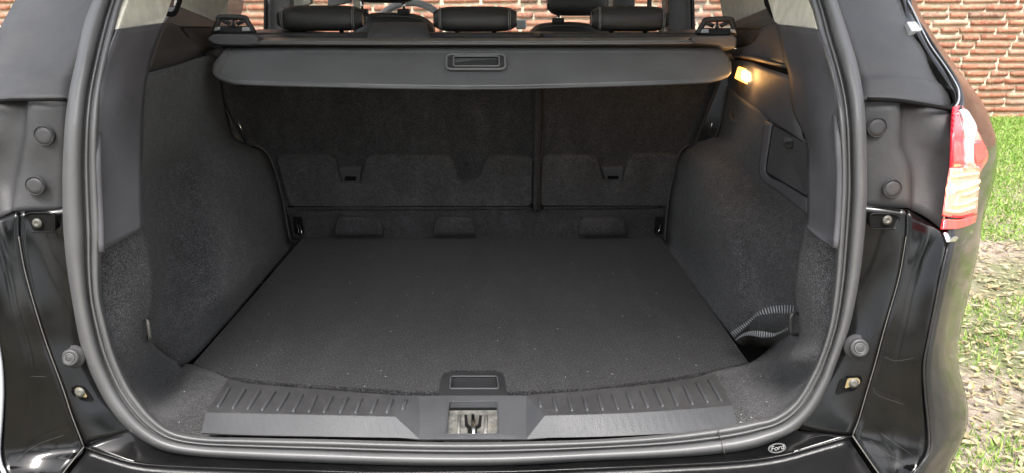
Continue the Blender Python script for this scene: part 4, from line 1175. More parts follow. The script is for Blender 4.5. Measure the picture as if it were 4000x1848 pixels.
# latch well
lat = slab('latch_plate', [p + Vector((0, .002, -.0125)) for p in [on_plane(1735, 1560), on_plane(1955, 1560), on_plane(1960, 1706), on_plane(1730, 1706)]], M['plate'], sill, .002)
def onp(u, v, dz=-.0118): 
    p = on_plane(u, v); return p + Vector((0, .002, dz))
slab('latch_slot', [onp(u, v) for u, v in [(1813, 1598), (1882, 1601), (1879, 1645), (1863, 1655), (1862, 1692), (1828, 1692), (1825, 1652), (1815, 1642)]], M['black'], lat, .0005)
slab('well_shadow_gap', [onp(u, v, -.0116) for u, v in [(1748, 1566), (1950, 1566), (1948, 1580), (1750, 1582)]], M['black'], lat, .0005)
for uu, m_ in ((1792, M['plate']), (1897, M['plate'])):
    tube('pressed_rib', [onp(uu + 2, 1606, -.011), onp(uu, 1640, -.011), onp(uu - 2, 1682, -.011)], .0032, m_, lat, 8)
tube('latch_hook', spline([onp(1846, 1612, -.010), onp(1847, 1622, -.002), onp(1848, 1650, .002), onp(1850, 1675, .0), onp(1850, 1692, -.008)], 4), .0036, M['chrome'], lat, 10)
slab('latch_jaw', [onp(1824, 1606, -.0085), onp(1872, 1606, -.0085), onp(1868, 1640, -.0085), onp(1858, 1648, -.0085), onp(1838, 1648, -.0085), onp(1828, 1640, -.0085)], M['steel'], lat, .002)

# maker's oval badge pressed in the painted sill strip
bc = P(3035, 1752, .973)
bx = (P(3070, 1745, .972) - P(3000, 1759, .974)).normalized()
bn = Vector((0, -.62, .78)); by = bn.cross(bx).normalized(); bn = bx.cross(by).normalized()
if bn.dot(CAM - bc) < 0: bn = -bn
el = [bc + bx * math.cos(a) * .0128 + by * math.sin(a) * .0068 + bn * .0016 for a in [i * 6.2832 / 40 for i in range(40)]]
badge = tube('oval_badge', el, .0007, M['badge'], car, 6, True, label='small oval maker badge on the painted sill, low right')
tube('badge_ring', [bc + (p - bc) * .86 + bn * .0003 for p in el], .0004, M['badge'], badge, 6, True)
tcu = bpy.data.curves.new('badge_text', 'FONT'); tcu.body = 'Ford'; tcu.align_x = 'CENTER'; tcu.align_y = 'CENTER'
tcu.size = .0105; tcu.shear = .35; tcu.extrude = .0004
to = bpy.data.objects.new('badge_text', tcu); col.objects.link(to)
tm = bpy.data.meshes.new_from_object(to.evaluated_get(bpy.context.evaluated_depsgraph_get()))
bpy.data.objects.remove(to, do_unlink=True)
tm.materials.clear(); tm.materials.append(M['badge'])
mt = Matrix((( bx.x, by.x, bn.x, 0), (bx.y, by.y, bn.y, 0), (bx.z, by.z, bn.z, 0), (0, 0, 0, 1)))
tm.transform(Matrix.Translation(bc + bn * .0018) @ mt)
tob = bpy.data.objects.new('badge_lettering', tm); col.objects.link(tob); tob.parent = badge

# ------------------------------------------------------------------ rear seat backs
def SY(v): return interp([(100, 1.86), (340, 1.93), (600, 2.0), (815, 2.09)], v)
def seat_panel(u0, u1, u0b, u1b, lab):
    rr = []
    for v in (150, 240, 340, 480, 620, 720, 804):
        t = (v - 150) / 654
        a, b_ = u0 + (u0b - u0) * t, u1 + (u1b - u1) * t
        rr.append([P(a, v, SY(v) + .003), P(a + 8, v, SY(v)), P((a + b_) / 2, v, SY(v)), P(b_ - 8, v, SY(v)), P(b_, v, SY(v) + .003)])
    return patch('seat_back', rr, M['seatcarpet'], car, 3, 3, thick=.03, label=lab)
sL = seat_panel(780, 2094, 1120, 2086, 'wide left rear seat back, carpeted, under the luggage cover')
sR = seat_panel(2104, 2860, 2100, 2610, 'narrow right rear seat back, carpeted, under the luggage cover')
def flap(top, botv, u0, u1, parent, lab):
    out = [P(u, v, SY(v) - .016) for u, v in top]
    bo = [P(u1, botv, SY(botv) - .016), P((u0 + u1) / 2, botv, SY(botv) - .016), P(u0, botv, SY(botv) - .016)]
    o = slab('seat_flap', round_poly(out + bo, .02, 4), M['flap'], parent, .016, .005, label=lab)
    return o
flap([(1075, 613), (1272, 613), (1306, 630), (1330, 700), (1336, 716), (1408, 716), (1413, 690), (1428, 628), (1446, 613), (1745, 613), (1768, 630), (1793, 706), (1803, 712), (1868, 712), (1898, 628), (1916, 613), (2082, 613)], 808, 1130, 2078, sL, 'stiff carpet flap with three notches on the wide seat back')
flap([(2118, 625), (2134, 613), (2316, 613), (2336, 630), (2352, 690), (2358, 712), (2430, 712), (2440, 680), (2464, 622), (2484, 610), (2660, 606)], 806, 2108, 2615, sR, 'stiff carpet flap with one notch on the narrow seat back')
def latch_cup(u0, u1, v0, v1, parent):
    o = slab('latch_cup', round_poly([P(u0, v0, SY(v0) - .018), P(u1, v0, SY(v0) - .018), P(u1 - 6, v1, SY(v1) - .018), P(u0 + 18, v1, SY(v1) - .018)], .004), M['plastic'], parent, .012, .0015)
    slab('cup_hole', [P(u0 + 26, v0 + 33, SY(v0 + 33) - .0195), P(u1 - 20, v0 + 33, SY(v0 + 33) - .0195), P(u1 - 20, v1 - 4, SY(v1) - .0195), P(u0 + 22, v1 - 4, SY(v1) - .0195)], M['black'], o, .001)
latch_cup(1322, 1411, 657, 712, sL); latch_cup(2349, 2436, 655, 706, sR)
slab('seat_gap', [P(2090, 320, 1.94), P(2108, 320, 1.94), P(2104, 800, 2.09), P(2082, 800, 2.09)], M['black'], car, .03)
patch('centre_belt', [[P(2106, 300, 1.925), P(2130, 300, 1.925)], [P(2106, 460, 1.96), P(2128, 460, 1.96)], [P(2104, 610, 1.985), P(2120, 610, 1.985)], [P(2094, 690, 2.03), P(2104, 690, 2.03)]], plastic_mat('belt webbing', (.05, .048, .062), .7, 900), car, 3, thick=.002,
      label='grey belt webbing in the gap between the seat backs')
box('seat_hinge', P(2092, 803, 2.07), Vector((.034, .02, .010)), M['black'], car, .002)
# step under the seats
st_rows = [[P(u, 812, 2.105 - .0) for u in (1120, 1400, 1700, 2000, 2300, 2620)], [P(u, 822, 2.092) for u in (1125, 1400, 1700, 2000, 2300, 2610)],
           [P(u, 870, 2.105) for u in (1135, 1400, 1700, 2000, 2300, 2605)], [P(u, 915, 2.115) for u in (1145, 1400, 1700, 2000, 2300, 2600)],
           [P(u, 932, 2.12) for u in (1150, 1400, 1700, 2000, 2300, 2600)]]
step = patch('seat_step', st_rows, M['seatcarpet'], car, 3, 3, thick=.02, label='carpeted step across the foot of the seat backs')
tube('step_lip', pl([(1150, 814, 2.082), (1700, 813, 2.082), (2200, 811, 2.082), (2570, 808, 2.082)]), .0035, M['seatcarpet'], step, 6)
for (a, b_) in ((1302, 1500), (1690, 1862), (2255, 2450)):
    rr = [[P(a + 24, 846, 2.10), P((a + b_) / 2, 846, 2.10), P(b_ - 24, 846, 2.10)], [P(a + 20, 852, 2.082), P((a + b_) / 2, 852, 2.080), P(b_ - 20, 852, 2.082)],
          [P(a + 14, 864, 2.072), P((a + b_) / 2, 862, 2.068), P(b_ - 14, 864, 2.072)], [P(a + 2, 918, 2.085), P((a + b_) / 2, 918, 2.08), P(b_ - 2, 918, 2.085)]]
    patch('step_bulge', rr, M['seatcarpet'], step, 4, 4, thick=.01)

# ------------------------------------------------------------------ luggage cover (lifts out): thing
cov = thing('luggage_cover', (0, 1.7, 1.2), 'grey roller luggage cover pulled in with its stiff end flap hanging', 'luggage cover')
ct = [(884, 178), (1100, 180), (1500, 183), (1900, 184), (2300, 184), (2600, 183), (2811, 184)]
cbm = [(834, 262), (1100, 262), (1500, 265), (1900, 268), (2300, 266), (2600, 262), (2852, 262)]
cbb = [(918, 324), (1100, 328), (1500, 338), (1900, 343), (2300, 334), (2600, 324), (2770, 317)]
outl = [(884, 178), (868, 199), (848, 240), (831, 270), (830, 284), (840, 297), (865, 310), (918, 323), (1011, 328), (1250, 333), (1500, 339), (1750, 343), (2000, 342), (2250, 335), (2500, 328), (2761, 318), (2815, 307),
        (2846, 294), (2857, 280), (2857, 268), (2845, 240), (2831, 214), (2811, 184), (2500, 184), (2200, 185), (1900, 185), (1500, 184), (1200, 181)]
def CY(v): return interp([(170, 1.73), (184, 1.715), (344, 1.56)], v)
# flap as a filled grid: left/right bounds per row
def cb(v, side_):
    if side_ < 0: return interp([(178, 884), (199, 868), (240, 848), (262, 833), (280, 829), (295, 838), (308, 862), (316, 885), (323, 918), (326, 980), (330, 1100), (344, 1790)], v)
    return interp([(184, 2811), (214, 2831), (240, 2845), (262, 2856), (278, 2857), (292, 2848), (305, 2818), (312, 2795), (318, 2761), (324, 2640), (330, 2450), (344, 1890)], v)
def bottom_v(u): return interp([(829, 280), (838, 295), (862, 308), (885, 316), (918, 323), (980, 326), (1100, 330), (1500, 339), (1800, 343), (2000, 342), (2300, 334), (2600, 325), (2761, 318), (2795, 312), (2818, 305), (2848, 292), (2857, 278)], u)
rr = []
NU = 72
for k in range(13):
    s = k / 12
    r = []
    for j in range(NU + 1):
        t = j / NU
        # top row from 884..2811 ; widen with s
        wl = interp([(0, 884), (.15, 868), (.4, 848), (.62, 833), (1, 829)], s); wr = interp([(0, 2811), (.2, 2831), (.4, 2845), (.6, 2856), (1, 2857)], s)
        tt = 0.5 - 0.5 * math.cos(math.pi * t); tt = .6 * tt + .4 * t
        u = wl + (wr - wl) * tt
        vb = bottom_v(u); v = 181 + (vb - 181) * s
        if s == 1: pass
        r.append(P(u, v, CY(v) + .006 * math.sin(u * .004) * s))
    rr.append(r)
flap_o = patch('cover_flap', rr, M['vinyl'], cov, 1, 1, thick=.005)
tube('flap_hem', [P(u, bottom_v(u) - 7, CY(bottom_v(u) - 7) - .0015) for u in range(930, 2761, 40)], .0022, M['silver_dim'], cov, 6)
for pts in ([(905, 196), (880, 240), (862, 275), (872, 294), (900, 308), (935, 316)], [(2795, 198), (2815, 235), (2832, 270), (2822, 288), (2795, 302), (2750, 309)]):
    tube('flap_crease', spline([P(u, v, CY(v) - .001) for u, v in pts], 4), .0014, M['vinyl'], flap_o, 6)
tube('flap_crease', [P(u, 203, CY(203) - .0005) for u in range(905, 2796, 60)], .0016, M['vinyl'], flap_o, 6)
# grip
def cov_plane(u, v, off): return P(u, v, CY(v) - off)
ho = round_poly([cov_plane(1746, 212, .014), cov_plane(1972, 212, .014), cov_plane(1974, 270, .014), cov_plane(1744, 270, .014)], .014, 5)
hi = round_poly([cov_plane(1772, 219, .014), cov_plane(1950, 219, .014), cov_plane(1950, 258, .014), cov_plane(1772, 258, .014)], .006, 5)
grip = ring_plate('cover_grip', ho, hi, Vector((0, .010, -.006)), M['grip'], cov)
tube('grip_rim', ho, .0024, M['silver_dim'], grip, 6, True)
tube('grip_rim', hi, .0018, M['silver_dim'], grip, 6, True)
slab('grip_well', [p + Vector((0, .009, -.0045)) for p in hi], M['grip'], grip, .001)
patch('grip_skirt', [list(ho) + [ho[0]], [p + Vector((0, .016, -.008)) for p in ho] + [ho[0] + Vector((0, .016, -.008))]], M['vinyl'], grip, 1, 1, thick=0)
# cassette housing
cas = [(1000, 1.70), (1500, 1.70), (2000, 1.70), (2500, 1.70), (2715, 1.70)]
cpts = [(148, 1.80), (147, 1.775), (150, 1.745), (155, 1.72), (160, 1.70), (162, 1.695), (166, 1.698), (172, 1.695), (175, 1.71), (180, 1.74)]
rr = []
for (v, Y) in cpts:
    rr.append([P(u, v + dv, Y) for u, dv in ((980, 0), (1500, 2), (2000, 2), (2500, 0), (2720, -2))])
patch('cassette', rr, M['cassette'], cov, 2, 4, thick=.004, smooth=True)
for vv, YY in ((163.5, 1.688), (170, 1.684)):
    tube('cassette_line', [P(1004, vv - 1, YY), P(1500, vv + 1, YY), P(2000, vv + 1, YY), P(2500, vv, YY), P(2706, vv - 2, YY)], .0016, M['silver_dim'], cov, 6)
def endcap(pts, Y, lab, t=.10):
    return slab('end_cap', round_poly(pl(pts, Y), .008), M['plastic'], cov, t, .006, nrm=Vector((0, -1, .15)).normalized(), label=lab)
endcap([(806, 152), (833, 133), (995, 135), (1008, 150), (1008, 172), (960, 176), (840, 174)], 1.682, 'left end cap of the luggage cover')
endcap([(2700, 142), (2868, 137), (2880, 150), (2876, 190), (2824, 188), (2810, 176), (2704, 170)], 1.682, 'right end cap of the luggage cover')
def bracket(m, lab):
    """receiver frame standing on the end cap; m maps left coordinates"""
    Y = 1.72
    pts = [(836, 128), (852, 84), (862, 68), (952, 70), (966, 84), (992, 126)]
    path = spline([P(*m(u, v), Y) for u, v in pts], 4)
    o = tube('release_bracket', path, .0062, M['plastic_dark'], cov, 8, label=lab)
    slab('bracket_web', [P(*m(u, v), Y + .004) for u, v in [(846, 102), (972, 102), (990, 130), (838, 130)]], M['plastic_dark'], o, .03, .003)
    slab('bracket_pad', [P(*m(u, v), Y - .010) for u, v in [(838, 108), (858, 104), (856, 118), (834, 122)]], M['silver'], o, .008, .002)
    slab('bracket_pad', [P(*m(u, v), Y - .010) for u, v in [(945, 106), (972, 106), (978, 122), (944, 122)]], M['silver'], o, .008, .002)
    tube('bracket_rib', [P(*m(912, 70), Y), P(*m(912, 92), Y), P(*m(912, 104), Y)], [.003, .003, .006], M['plastic_dark'], o, 6)
    for a, b_ in (((866, 76), (898, 94)), ((960, 78), (926, 94))):
        tube('bracket_rib', [P(*m(*a), Y), P(*m(*b_), Y)], .005, M['plastic_dark'], o, 6)
bracket(lambda u, v: (u, v), 'black release bracket on the left end of the luggage cover')
bracket(lambda u, v: (2801 + (912 - u) * .98, v + 8), 'black release bracket on the right end of the luggage cover')

# ------------------------------------------------------------------ rear seat tops, headrests, front seats, cabin
def pillow(name, u0, u1, v0, v1, Y, depth, mat, parent, taper=0.0, **kw):
    """soft box with superellipse sections, seen from behind"""
    a, b_ = P(u0, v1, Y), P(u1, v0, Y)
    c = (a + b_) / 2; W = b_.x - a.x; H = b_.z - a.z
    vs, fs = [], []
    NX, NS = 16, 20
    for i in range(NX + 1):
        t = -1 + 2 * i / NX
        s = (1 - abs(t) ** 5) ** (1 / 3.0)
        s = max(.55 if 0 < i < NX else .45, s)
        for k in range(NS):
            an = 2 * math.pi * k / NS
            ca, sa = math.cos(an), math.sin(an)
            y = math.copysign(abs(ca) ** .7, ca) * depth / 2 * s
            z = math.copysign(abs(sa) ** .7, sa) * H / 2 * (s * .75 + .25)
            vs.append(c + Vector((t * W / 2 * (1 + taper * z / H), y + .15 * z, z)))
    for i in range(NX):
        for k in range(NS):
            fs.append((i * NS + k, i * NS + (k + 1) % NS, (i + 1) * NS + (k + 1) % NS, (i + 1) * NS + k))
    fs.append(tuple(range(NS))); fs.append(tuple(NX * NS + k for k in range(NS))[::-1])
    o = mesh_obj(name, vs, fs, mat, parent, True, **kw)
    md = o.modifiers.new('sub', 'SUBSURF'); md.levels = 1; md.render_levels = 1
    return o, c, W, H, depth
def headrest(u0, u1, v0, v1, Y, parent, lab, posts=True):
    o, c, W, H, D = pillow('headrest', u0, u1, v0, v1, Y, .11, M['leather'], parent, label=lab)
    for s in (-1, 1):
        for off in (.84, .80):
            pts = []
            for k in range(26):
                an = R(200 + 160 * k / 25 - 90)
                ca, sa = math.cos(an), math.sin(an)
                y = math.copysign(abs(ca) ** .7, ca) * D / 2 * .965; z = math.copysign(abs(sa) ** .7, sa) * H / 2 * .965
                pts.append(c + Vector((s * off * W / 2, y + .15 * z, z)))
            # broken stitches: short dashes
            vs = []
            tube('stitching', [p for p in pts], .0009, M['stitch'], o, 5)
    for s in (-.45, .45):
        tube('headrest_post', [c + Vector((s * W / 2, 0, -H * .3)), c + Vector((s * W / 2, 0.01, -H / 2 - .06))], .006, M['chrome'], o, 10)
    return o
headrest(1095, 1418, 20, 122, 1.98, car, 'left rear headrest, black leather')
headrest(1697, 2018, 24, 125, 1.98, car, 'middle rear headrest, black leather')
headrest(2306, 2608, 23, 124, 1.98, car, 'right rear headrest, black leather')
# shoulder of the rear seat
rs = []
for (dv, Y) in ((-3, 2.10), (-9, 2.05), (-6, 1.98), (8, 1.90), (30, 1.86)):
    rs.append([P(u, v + dv, Y) for u, v in ((880, 134), (1000, 126), (1100, 124), (1300, 134), (1500, 134), (1700, 134), (1900, 134), (2100, 132), (2300, 134), (2600, 132), (2700, 124), (2830, 132))])
patch('seat_shoulder', rs, M['leather'], car, 3, 3, thick=.02)
patch('seat_shoulder_left', [[P(u, v, 2.02) for u, v in ((985, 118), (1030, 114), (1090, 117), (1150, 128))], [P(u, v, 1.94) for u, v in ((985, 134), (1030, 130), (1100, 134), (1150, 140))]], M['plastic'], car, 3, thick=.01).name = 'seat_shoulder'
patch('seat_shoulder_right', [[P(u, v, 2.02) for u, v in ((2590, 126), (2620, 118), (2680, 117), (2712, 124))], [P(u, v, 1.94) for u, v in ((2590, 138), (2620, 134), (2680, 134), (2712, 138))]], M['plastic'], car, 3, thick=.01).name = 'seat_shoulder'
# raised centre pad (belt housing)
patch('seat_centre_pad', rows([(1458, 98, 2.06), (1560, 90, 2.06), (1666, 98, 2.06)], [(1456, 88, 1.96), (1560, 85, 1.96), (1664, 88, 1.96)], [(1450, 104, 1.86), (1560, 100, 1.85), (1670, 104, 1.86)],
                             [(1440, 128, 1.81), (1560, 126, 1.80), (1677, 128, 1.81)], [(1432, 152, 1.79), (1560, 152, 1.78), (1684, 152, 1.79)]), M['plastic'], car, 4, thick=.02, label='raised centre pad of the rear seat')
# front seats
def front_seat(pts, Y, hr, posts, lab):
    tops = [[P(u, v, Y + .10) for u, v in [(a, b_ + 8) for a, b_ in pts]], [P(u, v, Y + .04) for u, v in pts], [P(u, v + 10, Y) for u, v in pts], [P(u, v + 60, Y - .05) for u, v in pts], [P(u, v + 260, Y - .02) for u, v in pts]]
    o = patch('front_seat', tops, M['leather'], car, 3, 3, thick=.05, label=lab)
    tube('seat_piping', spline([P(u, v + 16, Y - .01) for u, v in pts[1:-1]], 3), .003, M['stitch'], o, 5)
    h, c, W, H, D = pillow('headrest', hr[0], hr[1], hr[2], hr[3], Y + .03, .12, M['leather'], o)
    for pu in posts:
        tube('headrest_post', [P(pu, hr[3] - 8, Y + .03), P(pu, hr[3] + 45, Y + .05)], .0065, M['chrome'], o, 10)
        b2 = P(pu, pts[len(pts) // 2][1] - 4, Y + .03)
        box('post_guide', b2, Vector((.045, .03, .02)), M['plastic_dark'], o, .004)
    return o
front_seat([(1380, 90), (1430, 56), (1500, 48), (1560, 50), (1618, 54), (1660, 68), (1700, 98)], 2.86, (1395, 1620, -95, 13), (1414, 1577), 'left front seat seen between the rear headrests')
front_seat([(2070, 118), (2100, 96), (2140, 88), (2200, 85), (2240, 85), (2310, 94), (2400, 120)], 2.86, (2136, 2376, -70, 63), (2180, 2340), 'right front seat with its tall headrest')
# steering wheel
cw = P(1600, 60, 3.45)
wh = []
for k in range(40):
    a = 2 * math.pi * k / 40
    wh.append(cw + Vector((math.cos(a) * .185, math.sin(a) * .06, math.sin(a) * .185 - .13)))
stw = tube('steering_wheel', wh, .016, M['silver'], car, 10, True, label='grey steering wheel rim beyond the left front seat')
tube('wheel_spoke', [wh[0], cw + Vector((0, 0, -.13)), wh[20]], .014, M['plastic_dark'], stw, 8)
# dashboard and bonnet
dash = patch('dashboard', [[Vector((x, 3.98, 1.17 + .02 * math.cos(x * 2))) for x in (-.75, -.3, 0, .3, .75)], [Vector((x, 3.75, 1.185 + .02 * math.cos(x * 2))) for x in (-.75, -.3, 0, .3, .75)],
      [Vector((x, 3.6, 1.12)) for x in (-.75, -.3, 0, .3, .75)], [Vector((x, 3.55, .8)) for x in (-.75, -.3, 0, .3, .75)]], M['silver'], car, 4, thick=.02)  # silver colour stands in for sky sheen on the bonnet
box('dash_display', P(2035, 96, 3.62), Vector((.05, .02, .045)), M['silver'], dash, .01)
patch('bonnet', [[Vector((x, 4.1, 1.13 - .06 * abs(x))) for x in (-.8, -.3, .3, .8)], [Vector((x, 4.6, 1.10 - .08 * abs(x))) for x in (-.8, -.3, .3, .8)],
      [Vector((x, 5.05, 1.0 - .1 * abs(x))) for x in (-.8, -.3, .3, .8)], [Vector((x, 5.2, .7)) for x in (-.8, -.3, .3, .8)], [Vector((x, 5.22, .3)) for x in (-.8, -.3, .3, .8)]], M['paint_side'], car, 4, thick=.01)
# cabin shell
for s in (-1, 1):
    lab = 'left' if s < 0 else 'right'
    # door shell below the windows
    box('door_panel', Vector((s * .86, 3.1, .72)), Vector((.08, 2.5, .84)), M['paint_side'], car, .02, label='black side doors, %s side' % lab)
    box('roof_rail', Vector((s * .62, 2.75, 1.60)), Vector((.12, 2.9, .06)), M['cream'], car, .02)
    patch('door_glass', [[Vector((s * .86, 1.95, 1.13)), Vector((s * .86, 4.0, 1.13))], [Vector((s * .66, 2.05, 1.57)), Vector((s * .66, 3.3, 1.57))]], M['glass'], car, 1, thick=0)
    patch('quarter_glass', [[Vector((s * .90, 1.38, 1.16)), Vector((s * .86, 1.93, 1.13))], [Vector((s * .70, 1.45, 1.57)), Vector((s * .66, 2.03, 1.57))]], M['glass'], car, 1, thick=0)
box('roof', Vector((0, 2.45, 1.645)), Vector((1.36, 2.35, .03)), M['paint_side'], car, .01)
box('headliner', Vector((0, 2.45, 1.622)), Vector((1.30, 2.3, .012)), M['cream'], car, 0)
patch('windscreen', [[Vector((-.78, 4.05, 1.13)), Vector((.78, 4.05, 1.13))], [Vector((-.62, 3.5, 1.60)), Vector((.62, 3.5, 1.60))]], M['glass'], car, 1, thick=0)
box('cabin_floor', Vector((0, 3.2, .32)), Vector((1.7, 2.6, .04)), M['black'], car, 0)
# B pillars
def pillar(pts, Y, mat, lab, t=.05, name='pillar'):
    return slab(name, pl(pts, Y), mat, car, t, .003, label=lab)
pillar([(1052, -330), (1136, -330), (1134, 118), (1046, 118)], 2.75, M['plastic_dark'], 'dark door pillar left of the rear headrests')
pillar([(1034, -330), (1043, -330), (1040, 118), (1028, 118)], 2.70, M['black'], 'black window seal on the left door pillar', .02, 'window_seal')
pillar([(1043, -330), (1052, -330), (1046, 118), (1040, 118)], 2.72, M['silver'], 'pale chrome line on the left door pillar', .02, 'pillar_trim_line')
pillar([(2608, -330), (2686, -330), (2700, 120), (2612, 120)], 2.75, M['plastic_dark'], 'dark door pillar right of the rear headrests')
pillar([(2687, -330), (2694, -330), (2703, 120), (2698, 120)], 2.72, M['silver'], 'pale line on the right door pillar', .02, 'pillar_trim_line')
pillar([(2695, -330), (2706, -330), (2716, 120), (2703, 120)], 2.70, M['black'], 'black window seal on the right door pillar', .02, 'window_seal')
pillar([(2552, -330), (2612, -330), (2612, 128), (2580, 128), (2602, 60), (2596, 20)], 2.85, M['greytrim'], 'pale trim beside the right rear headrest')
pillar([(1134, -330), (1215, -330), (1212, 14), (1136, 40)], 2.85, M['greytrim'], 'pale trim above the left rear headrest')
pillar([(1278, -330), (1365, -330), (1370, 10), (1280, 28)], 3.5, M['plastic_dark'], 'dark front pillar above the left rear headrest', .04)
pillar([(2405, -330), (2478, -330), (2480, 25), (2395, 25)], 3.5, M['plastic_dark'], 'dark front pillar above the right rear headrest', .04)
pillar([(2538, -330), (2548, -330), (2546, 30), (2530, 30)], 3.4, M['black'], 'thin black window frame line on the right', .02, 'window_seal')
pillar([(2375, -60), (2402, -60), (2404, 26), (2378, 26)], 3.6, M['greytrim'], 'pale front pillar trim on the right', .02)
pillar([(1368, -60), (1412, -60), (1408, 40), (1380, 30)], 3.6, M['greytrim'], 'pale front pillar trim on the left', .02)
# C and D pillars: cream upper trim, slate bases, quarter windows
def trimpoly(name, pts, mat, lab, t=.01):
    return slab(name, [P(*p) for p in pts], mat, car, t, .002, label=lab)
trimpoly('rear_pillar_cream', [(2980, -300, 1.45), (3100, -300, 1.34), (3190, 115, 1.14), (3110, 104, 1.22), (3038, 95, 1.30), (3024, 84, 1.33), (3000, 4, 1.38)], M['cream'], 'cream rear pillar cover at the top right').name = 'rear_pillar_trim'
trimpoly('rear_pillar_cream', [(700, -300, 1.46), (600, -300, 1.34), (462, 116, 1.14), (550, 103, 1.22), (638, 90, 1.30), (647, 68, 1.33), (672, 0, 1.38)], M['cream'], 'cream rear pillar cover at the top left').name = 'rear_pillar_trim'
trimpoly('centre_pillar_trim', [(2790, -300, 2.1), (2940, -300, 1.8), (2992, 0, 1.62), (2997, 32, 1.60), (2850, 94, 1.95), (2824, 76, 2.02), (2811, 0, 2.08)], M['greytrim'], 'pale grey panel beside the right release bracket')
trimpoly('centre_pillar_trim', [(905, -300, 2.1), (770, -300, 1.8), (703, -5, 1.62), (696, 24, 1.60), (840, 86, 1.95), (885, 66, 2.02), (893, 0, 2.08)], M['greytrim'], 'pale grey panel beside the left release bracket')
trimpoly('pillar_base', [(2998, 30, 1.60), (3018, 62, 1.52), (3040, 97, 1.42), (2972, 108, 1.58), (2856, 110, 1.9), (2848, 93, 1.95)], M['bluetrim'], 'slate grey pillar base at the right quarter window', .02)
trimpoly('pillar_base', [(694, 22, 1.60), (668, 52, 1.52), (640, 90, 1.42), (712, 104, 1.58), (836, 106, 1.9), (842, 85, 1.95)], M['bluetrim'], 'slate grey pillar base at the left quarter window', .02)
trimpoly('side_bolster', [(2856, 108, 1.92), (2975, 106, 1.62), (2942, 155, 1.66), (2935, 172, 1.68), (2870, 190, 1.92)], M['brown'], 'brownish side bolster behind the right ledge', .02)
trimpoly('side_bolster', [(836, 106, 1.92), (710, 104, 1.62), (735, 150, 1.66), (760, 172, 1.68), (840, 190, 1.92)], M['brown'], 'brownish side bolster behind the left ledge', .02)
tube('window_seal', spline(pl([(705, -200, 1.55), (703, -20, 1.46), (696, 20, 1.44), (684, 48, 1.42), (666, 56, 1.41), (650, 52, 1.405)]), 5), .0048, M['black'], car, 6, label='black rounded seal of the left quarter window')
tube('window_seal', spline(pl([(2978, -200, 1.55), (2992, -10, 1.44), (3004, 30, 1.42), (3020, 62, 1.39)]), 5), .0048, M['black'], car, 6, label='black seal of the right quarter window')
# outer shell behind the side linings so no light leaks in
for s in (-1, 1):
    box('inner_wing', Vector((s * .80, 1.75, .70)), Vector((.03, 1.05, .86)), M['black'], car, 0)
    box('rear_wheel', Vector((s * .80, 1.85, .34)), Vector((.2, .62, .62)), M['black'], car, .25, seg=6)

# raised tailgate overhead (above the frame, darkens the opening)
tg = [[Vector((x, y, z)) for x in (-.70, -.3, 0, .3, .70)] for y, z in ((1.34, 1.66), (1.0, 1.86), (.65, 2.06), (.35, 2.18))]
TG = patch('tailgate', tg, M['plastic_dark'], car, 3, thick=.06, label='raised tailgate above the load space')

# ------------------------------------------------------------------ elastic strap in the pocket: thing
def ribbon(name, pts, widths, mat, parent, tw):
    c = spline(pts, 6); N = len(c)
    me = bpy.data.meshes.new(name)
    vs, fs = [], []
    for i, p in enumerate(c):
        t = i / (N - 1)
        w = interp(widths, t) / 2; a = interp(tw, t)
        tan = (c[min(i + 1, N - 1)] - c[max(i - 1, 0)]).normalized()
        vdir = (CAM - p).normalized(); side_ = tan.cross(vdir).normalized()
        up = side_ * math.cos(a) + vdir * math.sin(a)
        vs += [p - up * w, p + up * w]
    for i in range(N - 1): fs.append((2 * i, 2 * i + 1, 2 * i + 3, 2 * i + 2))
    o = mesh_obj(name, vs, fs, mat, parent, True)
    uvl = o.data.uv_layers.new(name='uv')
    for poly in o.data.polygons:
        for li in poly.loop_indices:
            vi = o.data.loops[li].vertex_index
            uvl.data[li].uv = ((vi // 2) / (N - 1), vi % 2)
    solid(o, .0012, 0)
    return o
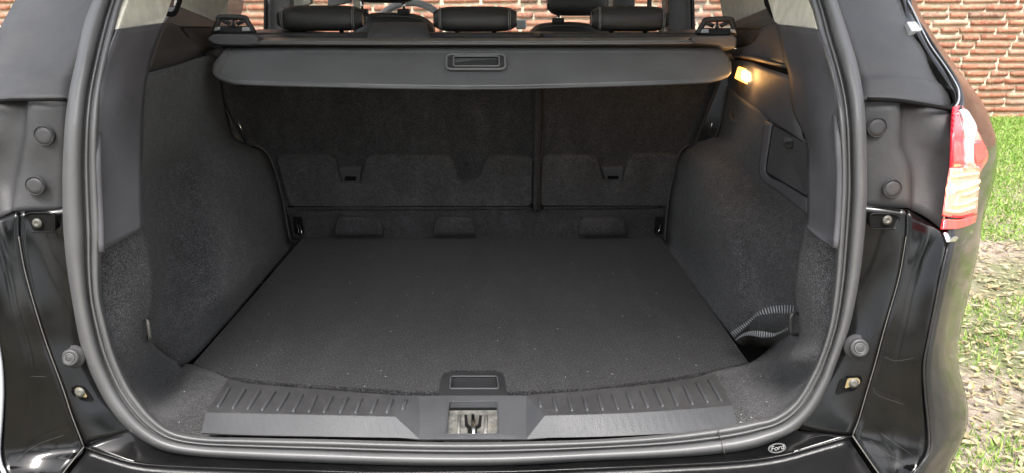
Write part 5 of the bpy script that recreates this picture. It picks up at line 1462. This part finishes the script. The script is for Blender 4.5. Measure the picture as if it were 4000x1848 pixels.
strap = thing('elastic_strap', P(2950, 1260, 1.25), 'black and grey woven elastic strap looped in the right side pocket', 'strap')
ribbon('upper_band', pl([(2858, 1310, 1.30), (2890, 1285, 1.28), (2925, 1258, 1.26), (2960, 1228, 1.24), (3010, 1212, 1.22), (3060, 1208, 1.20), (3112, 1212, 1.17)]), [(0, .011), (.3, .009), (.45, .006), (.6, .012), (1, .0165)], M['strap'], strap, [(0, .2), (.4, .9), (.6, .4), (1, 0)])
ribbon('lower_band', pl([(2872, 1330, 1.29), (2900, 1310, 1.28), (2935, 1302, 1.26), (2975, 1306, 1.24), (3020, 1308, 1.22), (3050, 1298, 1.20), (3085, 1280, 1.18)]), [(0, .003), (.25, .008), (.5, .0125), (.7, .006), (1, .005)], M['strap'], strap, [(0, 1.2), (.3, .4), (.6, .1), (.8, 1.0), (1, .6)])

# lint on the carpet
rnd = random.Random(5)
sv, sf = [], []
def chip(p, L, w):
    a = rnd.uniform(0, 3.14); ca, sa = math.cos(a), math.sin(a)
    k = len(sv)
    sv.extend([p + Vector((-ca * L, -sa * L, 0)), p + Vector((sa * w, -ca * w, .0006)), p + Vector((ca * L, sa * L, .0004)), p + Vector((-sa * w, ca * w, .0006))])
    sf.append((k, k + 1, k + 2, k + 3))
for u, v in [(1390, 1182), (1807, 1200), (1425, 1510), (2449, 1403), (2855, 1350), (2535, 1235), (2178, 1285), (2702, 1135), (1690, 1145), (2697, 930), (2075, 928), (1310, 924)] + [(rnd.uniform(1000, 2750), rnd.uniform(1000, 1490)) for _ in range(30)]:
    chip(PZ(u, v, FZ + .0015), rnd.uniform(.0012, .0026), .0008)
for u, v in [(2895, 1620), (2935, 1632), (2893, 1650), (2995, 1570), (2970, 1470), (3022, 1350), (3110, 1300), (720, 1530), (700, 1650), (2905, 1490)]:
    chip(PZ(u, v, .680), rnd.uniform(.0012, .0022), .001)
mesh_obj('carpet_lint', sv, sf, simple('white lint', (.6, .6, .58), .9), None, False, kind='stuff', label='tiny pale lint specks scattered on the load floor carpet', category='lint')
